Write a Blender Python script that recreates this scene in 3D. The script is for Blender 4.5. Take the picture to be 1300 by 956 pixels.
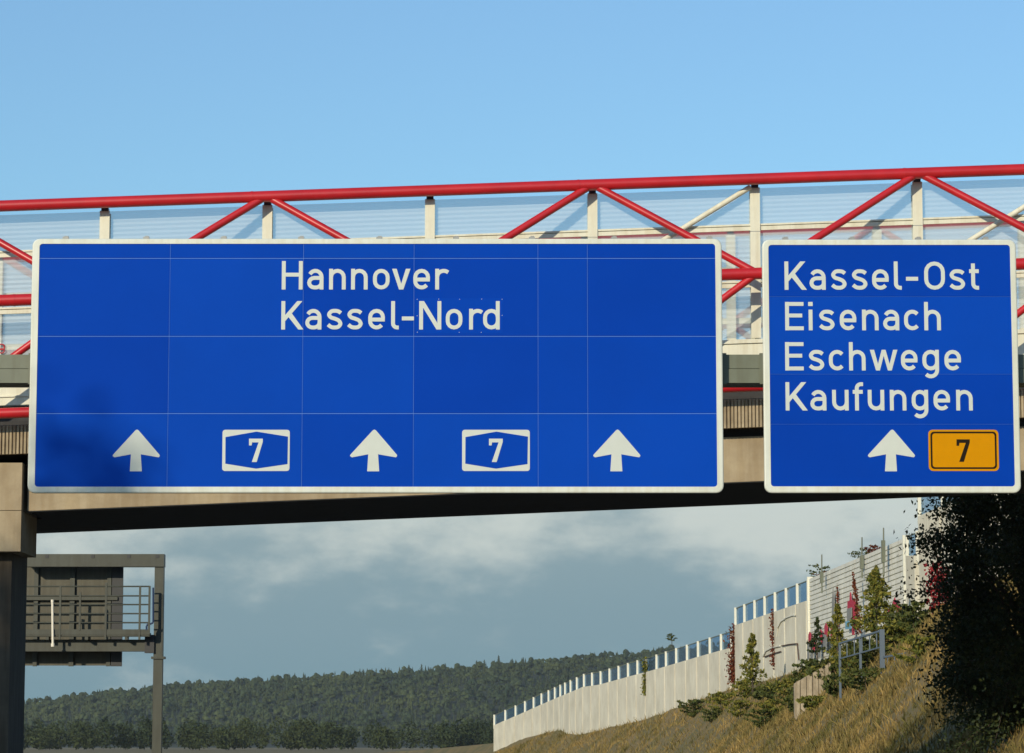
import bpy, math, random
from mathutils import Vector

# ------------------------------------------------------------------ camera
for o in list(bpy.data.objects):
    bpy.data.objects.remove(o, do_unlink=True)
scene = bpy.context.scene
COL = scene.collection
F = 3900.0            # focal length in photograph pixels (photo 1300 wide)
PX, PY = 650.0, 433.0  # principal point of the photograph
PITCH = math.radians(7.5)
EYE = 1.6
CT, ST = math.cos(PITCH), math.sin(PITCH)

cam_d = bpy.data.cameras.new('camera')
cam = bpy.data.objects.new('camera', cam_d)
COL.objects.link(cam)
cam.location = (0, 0, EYE)
cam.rotation_euler = (math.radians(90) + PITCH, 0, 0)
cam_d.sensor_width = 36.0
cam_d.lens = F / 1300.0 * 36.0
cam_d.shift_y = -(478.0 - PY) / 1300.0
cam_d.clip_start = 0.5
cam_d.clip_end = 20000
scene.camera = cam

# ------------------------------------------------------------------ sky
SUN_AZ = math.radians(30)    # sun stands behind the camera, this far to its left
SUN_EL = math.radians(20)
world = bpy.data.worlds.new('World')
scene.world = world
world.use_nodes = True
wn = world.node_tree.nodes
wl = world.node_tree.links
wn.clear()


def N(nodes, typ, **kw):
    n = nodes.new(typ)
    for k, v in kw.items():
        setattr(n, k, v)
    return n


def wmath(op, a, b=None, clamp=False):
    n = N(wn, 'ShaderNodeMath', operation=op, use_clamp=clamp)
    for i, v in enumerate((a, b)):
        if v is None:
            continue
        if isinstance(v, (int, float)):
            n.inputs[i].default_value = v
        else:
            wl.new(v, n.inputs[i])
    return n.outputs[0]


def wramp(fac, stops, interp='EASE'):
    n = N(wn, 'ShaderNodeValToRGB')
    n.color_ramp.interpolation = interp
    e = n.color_ramp.elements
    while len(e) < len(stops):
        e.new(0.5)
    for el, (p, c) in zip(e, stops):
        el.position = p
        el.color = (c[0], c[1], c[2], 1) if isinstance(c, tuple) else (c, c, c, 1)
    wl.new(fac, n.inputs[0])
    return n.outputs[0]


def wmix(fac, a, b, typ='MIX'):
    n = N(wn, 'ShaderNodeMixRGB', blend_type=typ)
    for i, v in enumerate((fac, a, b)):
        if isinstance(v, (int, float)):
            n.inputs[i].default_value = v
        elif isinstance(v, tuple):
            n.inputs[i].default_value = (v[0], v[1], v[2], 1)
        else:
            wl.new(v, n.inputs[i])
    return n.outputs[0]


SKY_STRENGTH = 0.10
sky = N(wn, 'ShaderNodeTexSky', sky_type='NISHITA')
sky.sun_disc = False
sky.sun_elevation = SUN_EL
sky.sun_rotation = math.pi + SUN_AZ
sky.altitude = 200
sky.air_density = 1.0
sky.dust_density = 0.4
sky.ozone_density = 1.6
tc = N(wn, 'ShaderNodeTexCoord')
sep = N(wn, 'ShaderNodeSeparateXYZ')
wl.new(tc.outputs['Generated'], sep.inputs[0])
elev = sep.outputs['Z']
clear = wmix(1.0, sky.outputs[0], wramp(elev, [(0.06, (0.74, 0.90, 0.95)), (0.18, (0.90, 1.20, 1.32)), (0.24, (0.98, 1.26, 1.40))], 'LINEAR'), 'MULTIPLY')
# low bank of cloud all round the horizon, thinning upwards
mp = N(wn, 'ShaderNodeMapping')
mp.inputs['Scale'].default_value = (8.0, 8.0, 16.0)
mp.inputs['Location'].default_value = (5.1, 2.2, 0.3)
wl.new(tc.outputs['Generated'], mp.inputs[0])
nz = N(wn, 'ShaderNodeTexNoise')
nz.inputs['Scale'].default_value = 1.6
nz.inputs['Detail'].default_value = 9
nz.inputs['Roughness'].default_value = 0.58
wl.new(mp.outputs[0], nz.inputs[0])
nz2 = N(wn, 'ShaderNodeTexNoise')
nz2.inputs['Scale'].default_value = 0.9
nz2.inputs['Detail'].default_value = 5
wl.new(mp.outputs[0], nz2.inputs[0])
hi = wramp(elev, [(0.0, 0.0), (0.040, 0.08), (0.058, 0.70), (0.078, 1.0)], 'LINEAR')
puff = wmath('ADD', wmath('MULTIPLY', nz.outputs[0], 1.0), wmath('MULTIPLY', hi, 0.24))
puff = wramp(puff, [(0.53, 0.0), (0.79, 1.0)])
cloud_lo = wramp(elev, [(0.0, (1.60, 2.95, 3.55)), (0.045, (2.15, 3.35, 3.85)), (0.085, (3.0, 4.0, 4.3))], 'LINEAR')
cloud = wmix(wmath('MULTIPLY', puff, 0.95), cloud_lo, (6.0, 6.6, 6.2))
edge = wmath('ADD', elev, wmath('MULTIPLY', wmath('SUBTRACT', nz2.outputs[0], 0.5), 0.05))
mask = wramp(edge, [(0.075, 1.0), (0.125, 0.0)])
skycol = wmix(mask, clear, cloud)
bg = N(wn, 'ShaderNodeBackground')
bg.inputs['Strength'].default_value = SKY_STRENGTH
wl.new(skycol, bg.inputs['Color'])
wo = N(wn, 'ShaderNodeOutputWorld')
wl.new(bg.outputs[0], wo.inputs[0])

# ------------------------------------------------------------------ sun
SUN_VEC = Vector((-math.sin(SUN_AZ) * math.cos(SUN_EL), -math.cos(SUN_AZ) * math.cos(SUN_EL), math.sin(SUN_EL)))
sl = bpy.data.lights.new('sun', 'SUN')
sl.energy = 3.7
sl.angle = math.radians(0.53)
sl.color = (1.0, 0.87, 0.66)
sun = bpy.data.objects.new('sun', sl)
COL.objects.link(sun)
sun.location = (-40, -60, 60)
sun.rotation_euler = SUN_VEC.to_track_quat('Z', 'Y').to_euler()

scene.render.engine = 'CYCLES'
scene.cycles.transparent_max_bounces = 24
vs = scene.view_settings
vs.view_transform = 'Standard'
vs.look = 'None'
vs.exposure = 0.0
vs.gamma = 1.0
vs.use_curve_mapping = False

# ------------------------------------------------------------------ helpers
R = random.Random(7)


def at(x, y, D):
    """world point on the vertical plane Y = D that the photograph shows at pixel (x, y)"""
    u, v = (x - PX) / F, (PY - y) / F
    Y = CT - v * ST
    Z = ST + v * CT
    k = D / Y
    return Vector((u * k, D, EYE + Z * k))


def pxm(D):
    return F / D


ORIGIN = {}


def tag(o, label=None, cat=None, group=None, kind=None):
    if label:
        o['label'] = label
    if cat:
        o['category'] = cat
    if group:
        o['group'] = group
    if kind:
        o['kind'] = kind
    return o


def thing(name, loc, label, cat, group=None):
    o = bpy.data.objects.new(name, None)
    COL.objects.link(o)
    o.location = loc
    o.empty_display_size = 0.3
    ORIGIN[o.name] = Vector(loc)
    return tag(o, label, cat, group)


class MB:
    def __init__(self):
        self.v, self.f = [], []

    def add(self, vs_, fs):
        b = len(self.v)
        self.v += [Vector(p) for p in vs_]
        self.f += [tuple(b + i for i in f) for f in fs]
        return self

    def box(self, a, b):
        x0, y0, z0 = [min(a[i], b[i]) for i in range(3)]
        x1, y1, z1 = [max(a[i], b[i]) for i in range(3)]
        return self.add([(x0, y0, z0), (x1, y0, z0), (x1, y1, z0), (x0, y1, z0),
                         (x0, y0, z1), (x1, y0, z1), (x1, y1, z1), (x0, y1, z1)],
                        [(3, 2, 1, 0), (4, 5, 6, 7), (0, 1, 5, 4), (1, 2, 6, 5), (2, 3, 7, 6), (3, 0, 4, 7)])

    def hexa(self, lo, hi):
        """lo, hi: two quads (4 points each, same winding)"""
        return self.add(list(lo) + list(hi),
                        [(3, 2, 1, 0), (4, 5, 6, 7), (0, 1, 5, 4), (1, 2, 6, 5), (2, 3, 7, 6), (3, 0, 4, 7)])

    def slope_box(self, X0, X1, z0, z1, m, y0, y1, m1=None):
        """box between Y y0..y1 whose bottom is z0+m*X and top z1+m1*X"""
        m1 = m if m1 is None else m1
        return self.hexa([(X0, y0, z0 + m * X0), (X1, y0, z0 + m * X1), (X1, y1, z0 + m * X1), (X0, y1, z0 + m * X0)],
                         [(X0, y0, z1 + m1 * X0), (X1, y0, z1 + m1 * X1), (X1, y1, z1 + m1 * X1), (X0, y1, z1 + m1 * X0)])

    def tube(self, p0, p1, r0, r1=None, n=12, cap=True):
        r1 = r0 if r1 is None else r1
        p0, p1 = Vector(p0), Vector(p1)
        d = (p1 - p0).normalized()
        a = d.cross(Vector((0, 0, 1)))
        if a.length < 1e-3:
            a = d.cross(Vector((1, 0, 0)))
        a.normalize()
        b = d.cross(a)
        vv = []
        for p, r in ((p0, r0), (p1, r1)):
            for i in range(n):
                t = 2 * math.pi * i / n
                vv.append(p + (a * math.cos(t) + b * math.sin(t)) * r)
        ff = [(i, (i + 1) % n, n + (i + 1) % n, n + i) for i in range(n)]
        if cap:
            ff += [tuple(range(n - 1, -1, -1)), tuple(range(n, 2 * n))]
        return self.add(vv, ff)

    def bar(self, p0, p1, w, up=(0, 0, 1), h=None):
        """square bar"""
        h = w if h is None else h
        p0, p1 = Vector(p0), Vector(p1)
        d = (p1 - p0).normalized()
        a = d.cross(Vector(up))
        if a.length < 1e-3:
            a = d.cross(Vector((1, 0, 0)))
        a.normalize()
        b = a.cross(d)
        q = [(-1, -1), (1, -1), (1, 1), (-1, 1)]
        return self.hexa([p0 + a * (s * w / 2) + b * (t * h / 2) for s, t in q],
                         [p1 + a * (s * w / 2) + b * (t * h / 2) for s, t in q])

    def prism(self, pts, y0, y1):
        """pts: list of (X, Z) outline, front at y0, back at y1"""
        n = len(pts)
        area = sum(pts[i][0] * pts[(i + 1) % n][1] - pts[(i + 1) % n][0] * pts[i][1] for i in range(n))
        if area < 0:
            pts = pts[::-1]
        vv = [(x, y0, z) for x, z in pts] + [(x, y1, z) for x, z in pts]
        ff = [tuple(range(n)), tuple(range(2 * n - 1, n - 1, -1))]
        ff += [(n + i, n + (i + 1) % n, (i + 1) % n, i) for i in range(n)]
        return self.add(vv, ff)

    def ring(self, out, inn, y0, y1):
        n = len(out)
        vv = [(x, y0, z) for x, z in out] + [(x, y0, z) for x, z in inn] + \
             [(x, y1, z) for x, z in out] + [(x, y1, z) for x, z in inn]
        ff = []
        for i in range(n):
            j = (i + 1) % n
            ff += [(i, j, n + j, n + i), (2 * n + i, i, j, 2 * n + j)[::-1], (n + i, n + j, 3 * n + j, 3 * n + i),
                   (3 * n + i, 3 * n + j, 2 * n + j, 2 * n + i)]
        return self.add(vv, ff)

    def build(self, name, mat, parent=None, loc=None, smooth=False):
        org = Vector((0, 0, 0))
        if parent is not None:
            org = ORIGIN[parent.name]
        elif loc is not None:
            org = Vector(loc)
        me = bpy.data.meshes.new(name)
        me.from_pydata([tuple(p - org) for p in self.v], [], self.f)
        me.materials.append(mat)
        if smooth:
            me.polygons.foreach_set('use_smooth', [True] * len(me.polygons))
        me.update()
        o = bpy.data.objects.new(name, me)
        COL.objects.link(o)
        if parent is not None:
            o.parent = parent
        else:
            o.location = org
        ORIGIN[o.name] = org
        if smooth:
            try:
                me.shade_smooth()
                me.set_sharp_from_angle(angle=math.radians(40))
            except Exception:
                pass
        return o


def clone(o, off, parent=None):
    c = o.copy()
    COL.objects.link(c)
    c.parent = parent if parent is not None else o.parent
    c.location = Vector(o.location) + Vector(off)
    ORIGIN[c.name] = ORIGIN[o.name]
    return c


# ------------------------------------------------------------------ materials
def mat(name, col, rough=0.6, metal=0.0, noise=0.0, nscale=4.0, bump=0.0, bscale=30.0, spec=0.5, col2=None, stretch=(1, 1, 1),
        island=0.0, streak=0.0, coat=0.0):
    m = bpy.data.materials.new(name)
    m.use_nodes = True
    nt = m.node_tree
    ns, ls = nt.nodes, nt.links
    b = ns['Principled BSDF']
    b.inputs['Roughness'].default_value = rough
    b.inputs['Metallic'].default_value = metal
    b.inputs['Specular IOR Level'].default_value = spec
    if coat:
        b.inputs['Coat Weight'].default_value = coat
    c = (*col, 1)
    c2 = (*(col2 if col2 else [x * (1 - noise) for x in col]), 1)
    b.inputs['Base Color'].default_value = c
    co = ns.new('ShaderNodeTexCoord')
    out = None
    if noise or col2:
        mpn = ns.new('ShaderNodeMapping')
        mpn.inputs['Scale'].default_value = stretch
        ls.new(co.outputs['Object'], mpn.inputs[0])
        t = ns.new('ShaderNodeTexNoise')
        t.inputs['Scale'].default_value = nscale
        t.inputs['Detail'].default_value = 6
        t.inputs['Roughness'].default_value = 0.65
        ls.new(mpn.outputs[0], t.inputs[0])
        r = ns.new('ShaderNodeValToRGB')
        r.color_ramp.elements[0].position = 0.36
        r.color_ramp.elements[1].position = 0.64
        r.color_ramp.elements[0].color = c2
        r.color_ramp.elements[1].color = c
        ls.new(t.outputs[0], r.inputs[0])
        out = r.outputs[0]
    if streak:
        mpn = ns.new('ShaderNodeMapping')
        mpn.inputs['Scale'].default_value = (6, 6, 0.5)
        ls.new(co.outputs['Object'], mpn.inputs[0])
        t = ns.new('ShaderNodeTexNoise')
        t.inputs['Scale'].default_value = 1.5
        t.inputs['Detail'].default_value = 5
        ls.new(mpn.outputs[0], t.inputs[0])
        r = ns.new('ShaderNodeValToRGB')
        r.color_ramp.elements[0].position = 0.38
        r.color_ramp.elements[1].position = 0.58
        v = 1 - streak
        r.color_ramp.elements[0].color = (v, v * 0.97, v * 0.92, 1)
        r.color_ramp.elements[1].color = (1, 1, 1, 1)
        ls.new(t.outputs[0], r.inputs[0])
        mx = ns.new('ShaderNodeMixRGB')
        mx.blend_type = 'MULTIPLY'
        mx.inputs[0].default_value = 1
        if out:
            ls.new(out, mx.inputs[1])
        else:
            mx.inputs[1].default_value = c
        ls.new(r.outputs[0], mx.inputs[2])
        out = mx.outputs[0]
    if island:
        g = ns.new('ShaderNodeNewGeometry')
        r = ns.new('ShaderNodeValToRGB')
        r.color_ramp.elements[0].color = (1 - island, 1 - island, 1 - island, 1)
        r.color_ramp.elements[1].color = (1, 1, 1, 1)
        ls.new(g.outputs['Random Per Island'], r.inputs[0])
        mx = ns.new('ShaderNodeMixRGB')
        mx.blend_type = 'MULTIPLY'
        mx.inputs[0].default_value = 1
        if out:
            ls.new(out, mx.inputs[1])
        else:
            mx.inputs[1].default_value = c
        ls.new(r.outputs[0], mx.inputs[2])
        out = mx.outputs[0]
    if out:
        ls.new(out, b.inputs['Base Color'])
    if bump:
        t = ns.new('ShaderNodeTexNoise')
        t.inputs['Scale'].default_value = bscale
        t.inputs['Detail'].default_value = 5
        ls.new(co.outputs['Object'], t.inputs[0])
        bp = ns.new('ShaderNodeBump')
        bp.inputs['Strength'].default_value = bump
        bp.inputs['Distance'].default_value = 0.02
        ls.new(t.outputs[0], bp.inputs['Height'])
        ls.new(bp.outputs[0], b.inputs['Normal'])
    return m


def leaf_mat(name, cols, rough=0.6, trans=0.25):
    """foliage: colour varies from leaf to leaf"""
    m = bpy.data.materials.new(name)
    m.use_nodes = True
    ns, ls = m.node_tree.nodes, m.node_tree.links
    b = ns['Principled BSDF']
    b.inputs['Roughness'].default_value = rough
    b.inputs['Specular IOR Level'].default_value = 0.25
    g = ns.new('ShaderNodeNewGeometry')
    r = ns.new('ShaderNodeValToRGB')
    e = r.color_ramp.elements
    while len(e) < len(cols):
        e.new(0.5)
    for i, c in enumerate(cols):
        e[i].position = i / max(1, len(cols) - 1)
        e[i].color = (*c, 1)
    ls.new(g.outputs['Random Per Island'], r.inputs[0])
    ls.new(r.outputs[0], b.inputs['Base Color'])
    if trans:
        t = ns.new('ShaderNodeBsdfTranslucent')
        ls.new(r.outputs[0], t.inputs[0])
        mx = ns.new('ShaderNodeMixShader')
        mx.inputs[0].default_value = trans
        ls.new(b.outputs[0], mx.inputs[1])
        ls.new(t.outputs[0], mx.inputs[2])
        ls.new(mx.outputs[0], ns['Material Output'].inputs[0])
    return m


def sheet_mat(name, tint, body, fac, gloss=0.08, rough=0.15):
    """clear or milky sheet: part of the light passes straight through, part is scattered, a little is reflected"""
    m = bpy.data.materials.new(name)
    m.use_nodes = True
    ns, ls = m.node_tree.nodes, m.node_tree.links
    ns.remove(ns['Principled BSDF'])
    tr = ns.new('ShaderNodeBsdfTransparent')
    tr.inputs[0].default_value = (*tint, 1)
    df = ns.new('ShaderNodeBsdfDiffuse')
    df.inputs[0].default_value = (*body, 1)
    tl = ns.new('ShaderNodeBsdfTranslucent')
    tl.inputs[0].default_value = (*body, 1)
    gl = ns.new('ShaderNodeBsdfGlossy')
    gl.inputs['Roughness'].default_value = rough
    m1 = ns.new('ShaderNodeMixShader')
    m1.inputs[0].default_value = 0.4
    ls.new(df.outputs[0], m1.inputs[1])
    ls.new(tl.outputs[0], m1.inputs[2])
    m2 = ns.new('ShaderNodeMixShader')
    m2.inputs[0].default_value = fac
    ls.new(tr.outputs[0], m2.inputs[1])
    ls.new(m1.outputs[0], m2.inputs[2])
    m3 = ns.new('ShaderNodeMixShader')
    m3.inputs[0].default_value = gloss
    ls.new(m2.outputs[0], m3.inputs[1])
    ls.new(gl.outputs[0], m3.inputs[2])
    ls.new(m3.outputs[0], ns['Material Output'].inputs[0])
    return m


M = dict(
    blue=mat('sign_blue_sheeting', (0.0015, 0.054, 0.43), 0.6, noise=0.09, nscale=0.35, spec=0.03),
    blue_b=mat('sign_blue_sheeting_faded', (0.0022, 0.061, 0.455), 0.6, noise=0.09, nscale=0.35, spec=0.03),
    blue_c=mat('sign_blue_sheeting_deep', (0.0012, 0.049, 0.41), 0.6, noise=0.09, nscale=0.35, spec=0.03),
    white=mat('sign_white_sheeting', (0.58, 0.63, 0.58), 0.5, noise=0.05, nscale=3),
    rim=mat('sign_frame_white', (0.70, 0.74, 0.66), 0.45, noise=0.10, nscale=2, streak=0.06),
    seam=mat('sign_backing', (0.17, 0.32, 0.66), 0.7, spec=0.05),
    orange=mat('sign_orange_sheeting', (0.60, 0.26, 0.002), 0.6, noise=0.05, spec=0.03),
    black=mat('sign_black', (0.018, 0.013, 0.008), 0.7, spec=0.05),
    galv=mat('galvanised_steel', (0.33, 0.34, 0.33), 0.5, metal=0.3, noise=0.2, nscale=6),
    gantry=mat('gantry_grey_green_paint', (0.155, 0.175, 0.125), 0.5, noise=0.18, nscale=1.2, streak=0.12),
    gantry_far=mat('far_gantry_shaded_paint', (0.060, 0.067, 0.050), 0.5, noise=0.25, nscale=1.5, streak=0.15),  # paint darkened to carry the shadow lying on the rear gantry
    signback=mat('sign_back_shaded_aluminium', (0.090, 0.086, 0.058), 0.5, metal=0.1, noise=0.25, nscale=1.4, streak=0.2),  # same shadow put into the colour of the sign back
    dark=mat('dark_steel', (0.03, 0.033, 0.035), 0.5),
    red=mat('red_steel_paint', (0.54, 0.016, 0.022), 0.36, noise=0.20, nscale=1.1, spec=0.5, coat=0.2),
    cream=mat('cream_steel_paint', (0.76, 0.75, 0.60), 0.45, noise=0.10, nscale=2.5, streak=0.10),
    concrete=mat('warm_concrete', (0.45, 0.37, 0.24), 0.85, noise=0.0, col2=(0.31, 0.245, 0.155), nscale=0.8, bump=0.25, bscale=14, streak=0.09),
    fascia=mat('ribbed_fascia_concrete', (0.47, 0.385, 0.25), 0.85, col2=(0.34, 0.27, 0.17), nscale=3.5, streak=0.30, bump=0.2),
    soffit=mat('shade_dark_soffit', (0.035, 0.037, 0.040), 0.9, noise=0.3),  # near-black colour stands in for the deep shade under the deck
    piercon=mat('shade_dark_pier_concrete', (0.105, 0.085, 0.060), 0.9, noise=0.3, nscale=1.2, streak=0.3),  # concrete colour darkened for the shadow on the pier column
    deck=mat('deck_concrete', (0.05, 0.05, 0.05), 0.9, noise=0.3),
    poly=sheet_mat('ribbed_polycarbonate', (0.90, 0.95, 0.97), (0.86, 0.93, 0.94), 0.43, 0.05, 0.3),
    glass=sheet_mat('barrier_glass', (0.62, 0.76, 0.88), (0.30, 0.40, 0.50), 0.10, 0.10, 0.05),
    wallcon=mat('barrier_concrete', (0.72, 0.69, 0.56), 0.85, col2=(0.58, 0.55, 0.44), nscale=0.5, streak=0.07, bump=0.1),
    wallrib=mat('barrier_white_slats', (0.80, 0.79, 0.69), 0.55, noise=0.16, nscale=0.8, streak=0.14),
    post=mat('barrier_post_cream', (0.76, 0.75, 0.62), 0.5, noise=0.08),
    rail=mat('railing_blue_grey', (0.115, 0.15, 0.19), 0.5, metal=0.2),
    asphalt=mat('asphalt', (0.055, 0.055, 0.055), 0.9, noise=0.25, nscale=3, bump=0.3),
    paint=mat('road_paint', (0.72, 0.72, 0.70), 0.7),
    soil=mat('verge_ground', (0.11, 0.10, 0.035), 0.95, col2=(0.20, 0.14, 0.055), nscale=0.35, bump=0.5, bscale=3),
    hillg=mat('forest_floor', (0.026, 0.040, 0.018), 0.95, noise=0.4, nscale=0.01),
    slab_lit=mat('retaining_slab_pale', (0.44, 0.37, 0.26), 0.8, noise=0.25, nscale=3, streak=0.3),  # pale tone holds the light on the front face
    slab_brown=mat('retaining_slab_dark_brown', (0.12, 0.065, 0.045), 0.85, noise=0.4, nscale=3, streak=0.4),  # brown-red, darkened to hold the shade of the side face
    bark=mat('bark', (0.075, 0.058, 0.042), 0.95, noise=0.4, nscale=6, bump=0.5),
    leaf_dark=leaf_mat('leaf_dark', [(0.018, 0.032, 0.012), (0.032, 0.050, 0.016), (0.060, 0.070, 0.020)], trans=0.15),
    leaf_mid=leaf_mat('leaf_mid', [(0.045, 0.070, 0.018), (0.085, 0.105, 0.025), (0.13, 0.13, 0.03)]),
    leaf_gold=leaf_mat('leaf_gold', [(0.070, 0.095, 0.018), (0.17, 0.18, 0.030), (0.30, 0.25, 0.045)]),
    leaf_red=leaf_mat('leaf_red', [(0.16, 0.012, 0.018), (0.30, 0.018, 0.028), (0.40, 0.05, 0.05)]),
    leaf_rust=leaf_mat('leaf_rust', [(0.10, 0.022, 0.014), (0.17, 0.040, 0.020), (0.20, 0.085, 0.03)]),
    drygrass=mat('dry_grass', (0.42, 0.29, 0.105), 0.8, col2=(0.13, 0.125, 0.040), nscale=0.30, spec=0.1, island=0.55),
    forest=mat('forest_foliage', (0.072, 0.092, 0.036), 0.8, col2=(0.030, 0.050, 0.026), nscale=0.011, spec=0.1, island=0.5),
    graffiti=mat('graffiti_red', (0.50, 0.03, 0.035), 0.6),
    mural_red=mat('mural_red', (0.42, 0.02, 0.045), 0.7),
    mural_grey=mat('mural_grey', (0.22, 0.22, 0.20), 0.7),
    mural_blue=mat('mural_blue', (0.16, 0.36, 0.48), 0.7),
    tube=mat('white_tube', (0.78, 0.74, 0.62), 0.4),
    cable=mat('blue_cable', (0.02, 0.04, 0.10), 0.5),
)

# ------------------------------------------------------------------ ground, road, embankment
def road_x(D):
    """sideways shift of the road axis: straight, then a long left-hand bend"""
    return 0.0 if D < 120 else -((D - 120) ** 2) / 2600.0


def lerp_tab(tab, t):
    if t <= tab[0][0]:
        return tab[0][1]
    for (a, va), (b, vb) in zip(tab, tab[1:]):
        if t <= b:
            return va + (vb - va) * (t - a) / (b - a)
    return tab[-1][1]


DA0, DA1 = 192.0, 258.0


def wall_x(D):
    if D <= 192:
        return lerp_tab([(0, 17.2), (132, 16.95), (160, 15.6), (190, 13.85), (192, 13.7)], D)
    return lerp_tab([(192, 13.74), (225, 10.62), (258, 6.1), (300, -1.6), (400, -22), (600, -75)], D)


FOOT_TAB = [(0, 7.6), (110, 7.3), (132, 6.6), (160, 5.7), (190, 5.2), (225, 4.2), (258, 3.2), (300, 2.0), (400, 0.6), (600, 0.05)]


def slope_z(X, D):
    xe = road_x(D) + 9.8
    xw = max(wall_x(D), xe + 2.5)
    t = (X - xe) / (xw - xe)
    zf = lerp_tab(FOOT_TAB, D)
    if t <= 0:
        return 0.0
    if t >= 1:
        return zf
    return zf * (t * 0.85 + 0.15 * t * t * (3 - 2 * t))


g = MB()
S = 4000
g.add([(-S, -600, -0.03), (S, -600, -0.03), (S, 4600, -0.03), (-S, 4600, -0.03)], [(0, 1, 2, 3)])
tag(g.build('ground', M['soil']), kind='structure')

Ds = [-60, -20, 20, 60, 100, 130, 160, 190, 220, 250, 280, 310, 340, 380, 420, 480, 540, 600, 680]
rd = MB()
for side in ((-8.2, 9.4), (-26.5, -11.0)):
    for a, b in zip(Ds, Ds[1:]):
        rd.add([(side[0] + road_x(a), a, 0.0), (side[1] + road_x(a), a, 0.0), (side[1] + road_x(b), b, 0.0), (side[0] + road_x(b), b, 0.0)], [(0, 1, 2, 3)])
road = tag(rd.build('road', M['asphalt']), kind='structure')
ORIGIN[road.name] = Vector((0, 0, 0))
for xl, dashed in ((-7.8, 0), (-4.05, 1), (-0.3, 1), (3.5, 1), (9.0, 0)):
    ln = MB()
    if dashed:
        D = -10
        while D < 420:
            ln.add([(xl - 0.08 + road_x(D), D, 0.004), (xl + 0.08 + road_x(D), D, 0.004), (xl + 0.08 + road_x(D + 6), D + 6, 0.004), (xl - 0.08 + road_x(D + 6), D + 6, 0.004)], [(0, 1, 2, 3)])
            D += 18
    else:
        for a, b in zip(Ds, Ds[1:]):
            ln.add([(xl - 0.13 + road_x(a), a, 0.004), (xl + 0.13 + road_x(a), a, 0.004), (xl + 0.13 + road_x(b), b, 0.004), (xl - 0.13 + road_x(b), b, 0.004)], [(0, 1, 2, 3)])
    ln.build('lane_line', M['paint'], road)

em = MB()
rows = []
D = 20.0
while D <= 600:
    row = []
    xe, xw = road_x(D) + 9.8, max(wall_x(D), road_x(D) + 12.3)
    ts = [0, 0.1, 0.22, 0.35, 0.5, 0.65, 0.8, 0.92, 1.0, 1.3, 3.0, 9.0]
    for i, t in enumerate(ts):
        X = xe + (xw - xe) * t
        z = slope_z(X, D) + (R.uniform(-0.10, 0.10) if 0 < i < 8 else 0) - (0.06 if i == 0 else 0)
        row.append((X, D, z))
    rows.append(row)
    D += 4 if D < 320 else 20
for a, b in zip(rows, rows[1:]):
    for i in range(len(a) - 1):
        em.add([a[i], a[i + 1], b[i + 1], b[i]], [(0, 1, 2, 3)])
tag(em.build('embankment', M['soil'], smooth=True), kind='structure')

# ------------------------------------------------------------------ forested hill
RIDGE = [(-700, 940), (-300, 926), (0, 902), (150, 886), (245, 877), (330, 871), (460, 863), (560, 857), (650, 851), (735, 844), (790, 839),
         (850, 833), (950, 824), (1100, 812), (1400, 800), (1900, 800)]
HD0, HD1 = 2350.0, 3000.0


def hill_z(X, D):
    x = PX + X / (D * CT) * F
    y = lerp_tab(RIDGE, x)
    zr = (946.6 - y) / F * HD1 * 1.0
    t = (D - HD0) / (HD1 - HD0)
    if t < 0:
        return -0.5
    if t <= 1:
        return max(-0.5, zr * math.sin(t * math.pi / 2) ** 1.1)
    return max(-0.5, zr * (1 - (t - 1) * 0.9))


hm = MB()
NX, NY = 60, 22
grid = []
for j in range(NY + 1):
    D = HD0 - 30 + (HD1 + 500 - HD0) * j / NY
    for i in range(NX + 1):
        X = -1100 + 2300 * i / NX
        grid.append((X, D, hill_z(X, D)))
hm.add(grid, [(j * (NX + 1) + i, j * (NX + 1) + i + 1, (j + 1) * (NX + 1) + i + 1, (j + 1) * (NX + 1) + i) for j in range(NY) for i in range(NX)])
tag(hm.build('hill', M['hillg'], smooth=True), kind='structure')


def far_tree(mb, p, h, conifer, rng):
    """coarse ragged crown of a tree kilometres off"""
    x, y, z = p
    if conifer:
        n = 6
        for k in range(4):
            zb, zt = z + h * (0.10 + 0.20 * k), z + h * (0.46 + 0.18 * k)
            r = h * 0.20 * (1 - k * 0.22) * rng.uniform(0.85, 1.15)
            vv = [(x, y, zt)]
            a0 = rng.random() * 6
            for i in range(n):
                a = a0 + i * 2 * math.pi / n
                rr = r * rng.uniform(0.6, 1.15)
                vv.append((x + rr * math.cos(a), y + rr * math.sin(a), zb + rng.uniform(-0.04, 0.04) * h))
            mb.add(vv, [(0, 1 + i, 1 + (i + 1) % n) for i in range(n)])
    else:
        for k in range(4):
            r = h * rng.uniform(0.18, 0.27)
            cx, cy, cz = x + rng.uniform(-.22, .22) * h, y + rng.uniform(-.22, .22) * h, z + h * rng.uniform(0.45, 0.78)
            n = 6
            vv = [(cx, cy, cz + r * rng.uniform(.8, 1.1))]
            for lv, q in ((0.55, 0.75), (-0.25, 1.0)):
                for i in range(n):
                    a = i * 2 * math.pi / n + lv + k
                    rr = r * q * rng.uniform(0.75, 1.2)
                    vv.append((cx + rr * math.cos(a), cy + rr * math.sin(a), cz + r * lv * rng.uniform(0.7, 1.3)))
            ff = [(0, 1 + i, 1 + (i + 1) % n) for i in range(n)]
            ff += [(1 + i, 1 + n + i, 1 + n + (i + 1) % n, 1 + (i + 1) % n) for i in range(n)]
            mb.add(vv, ff)


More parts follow.
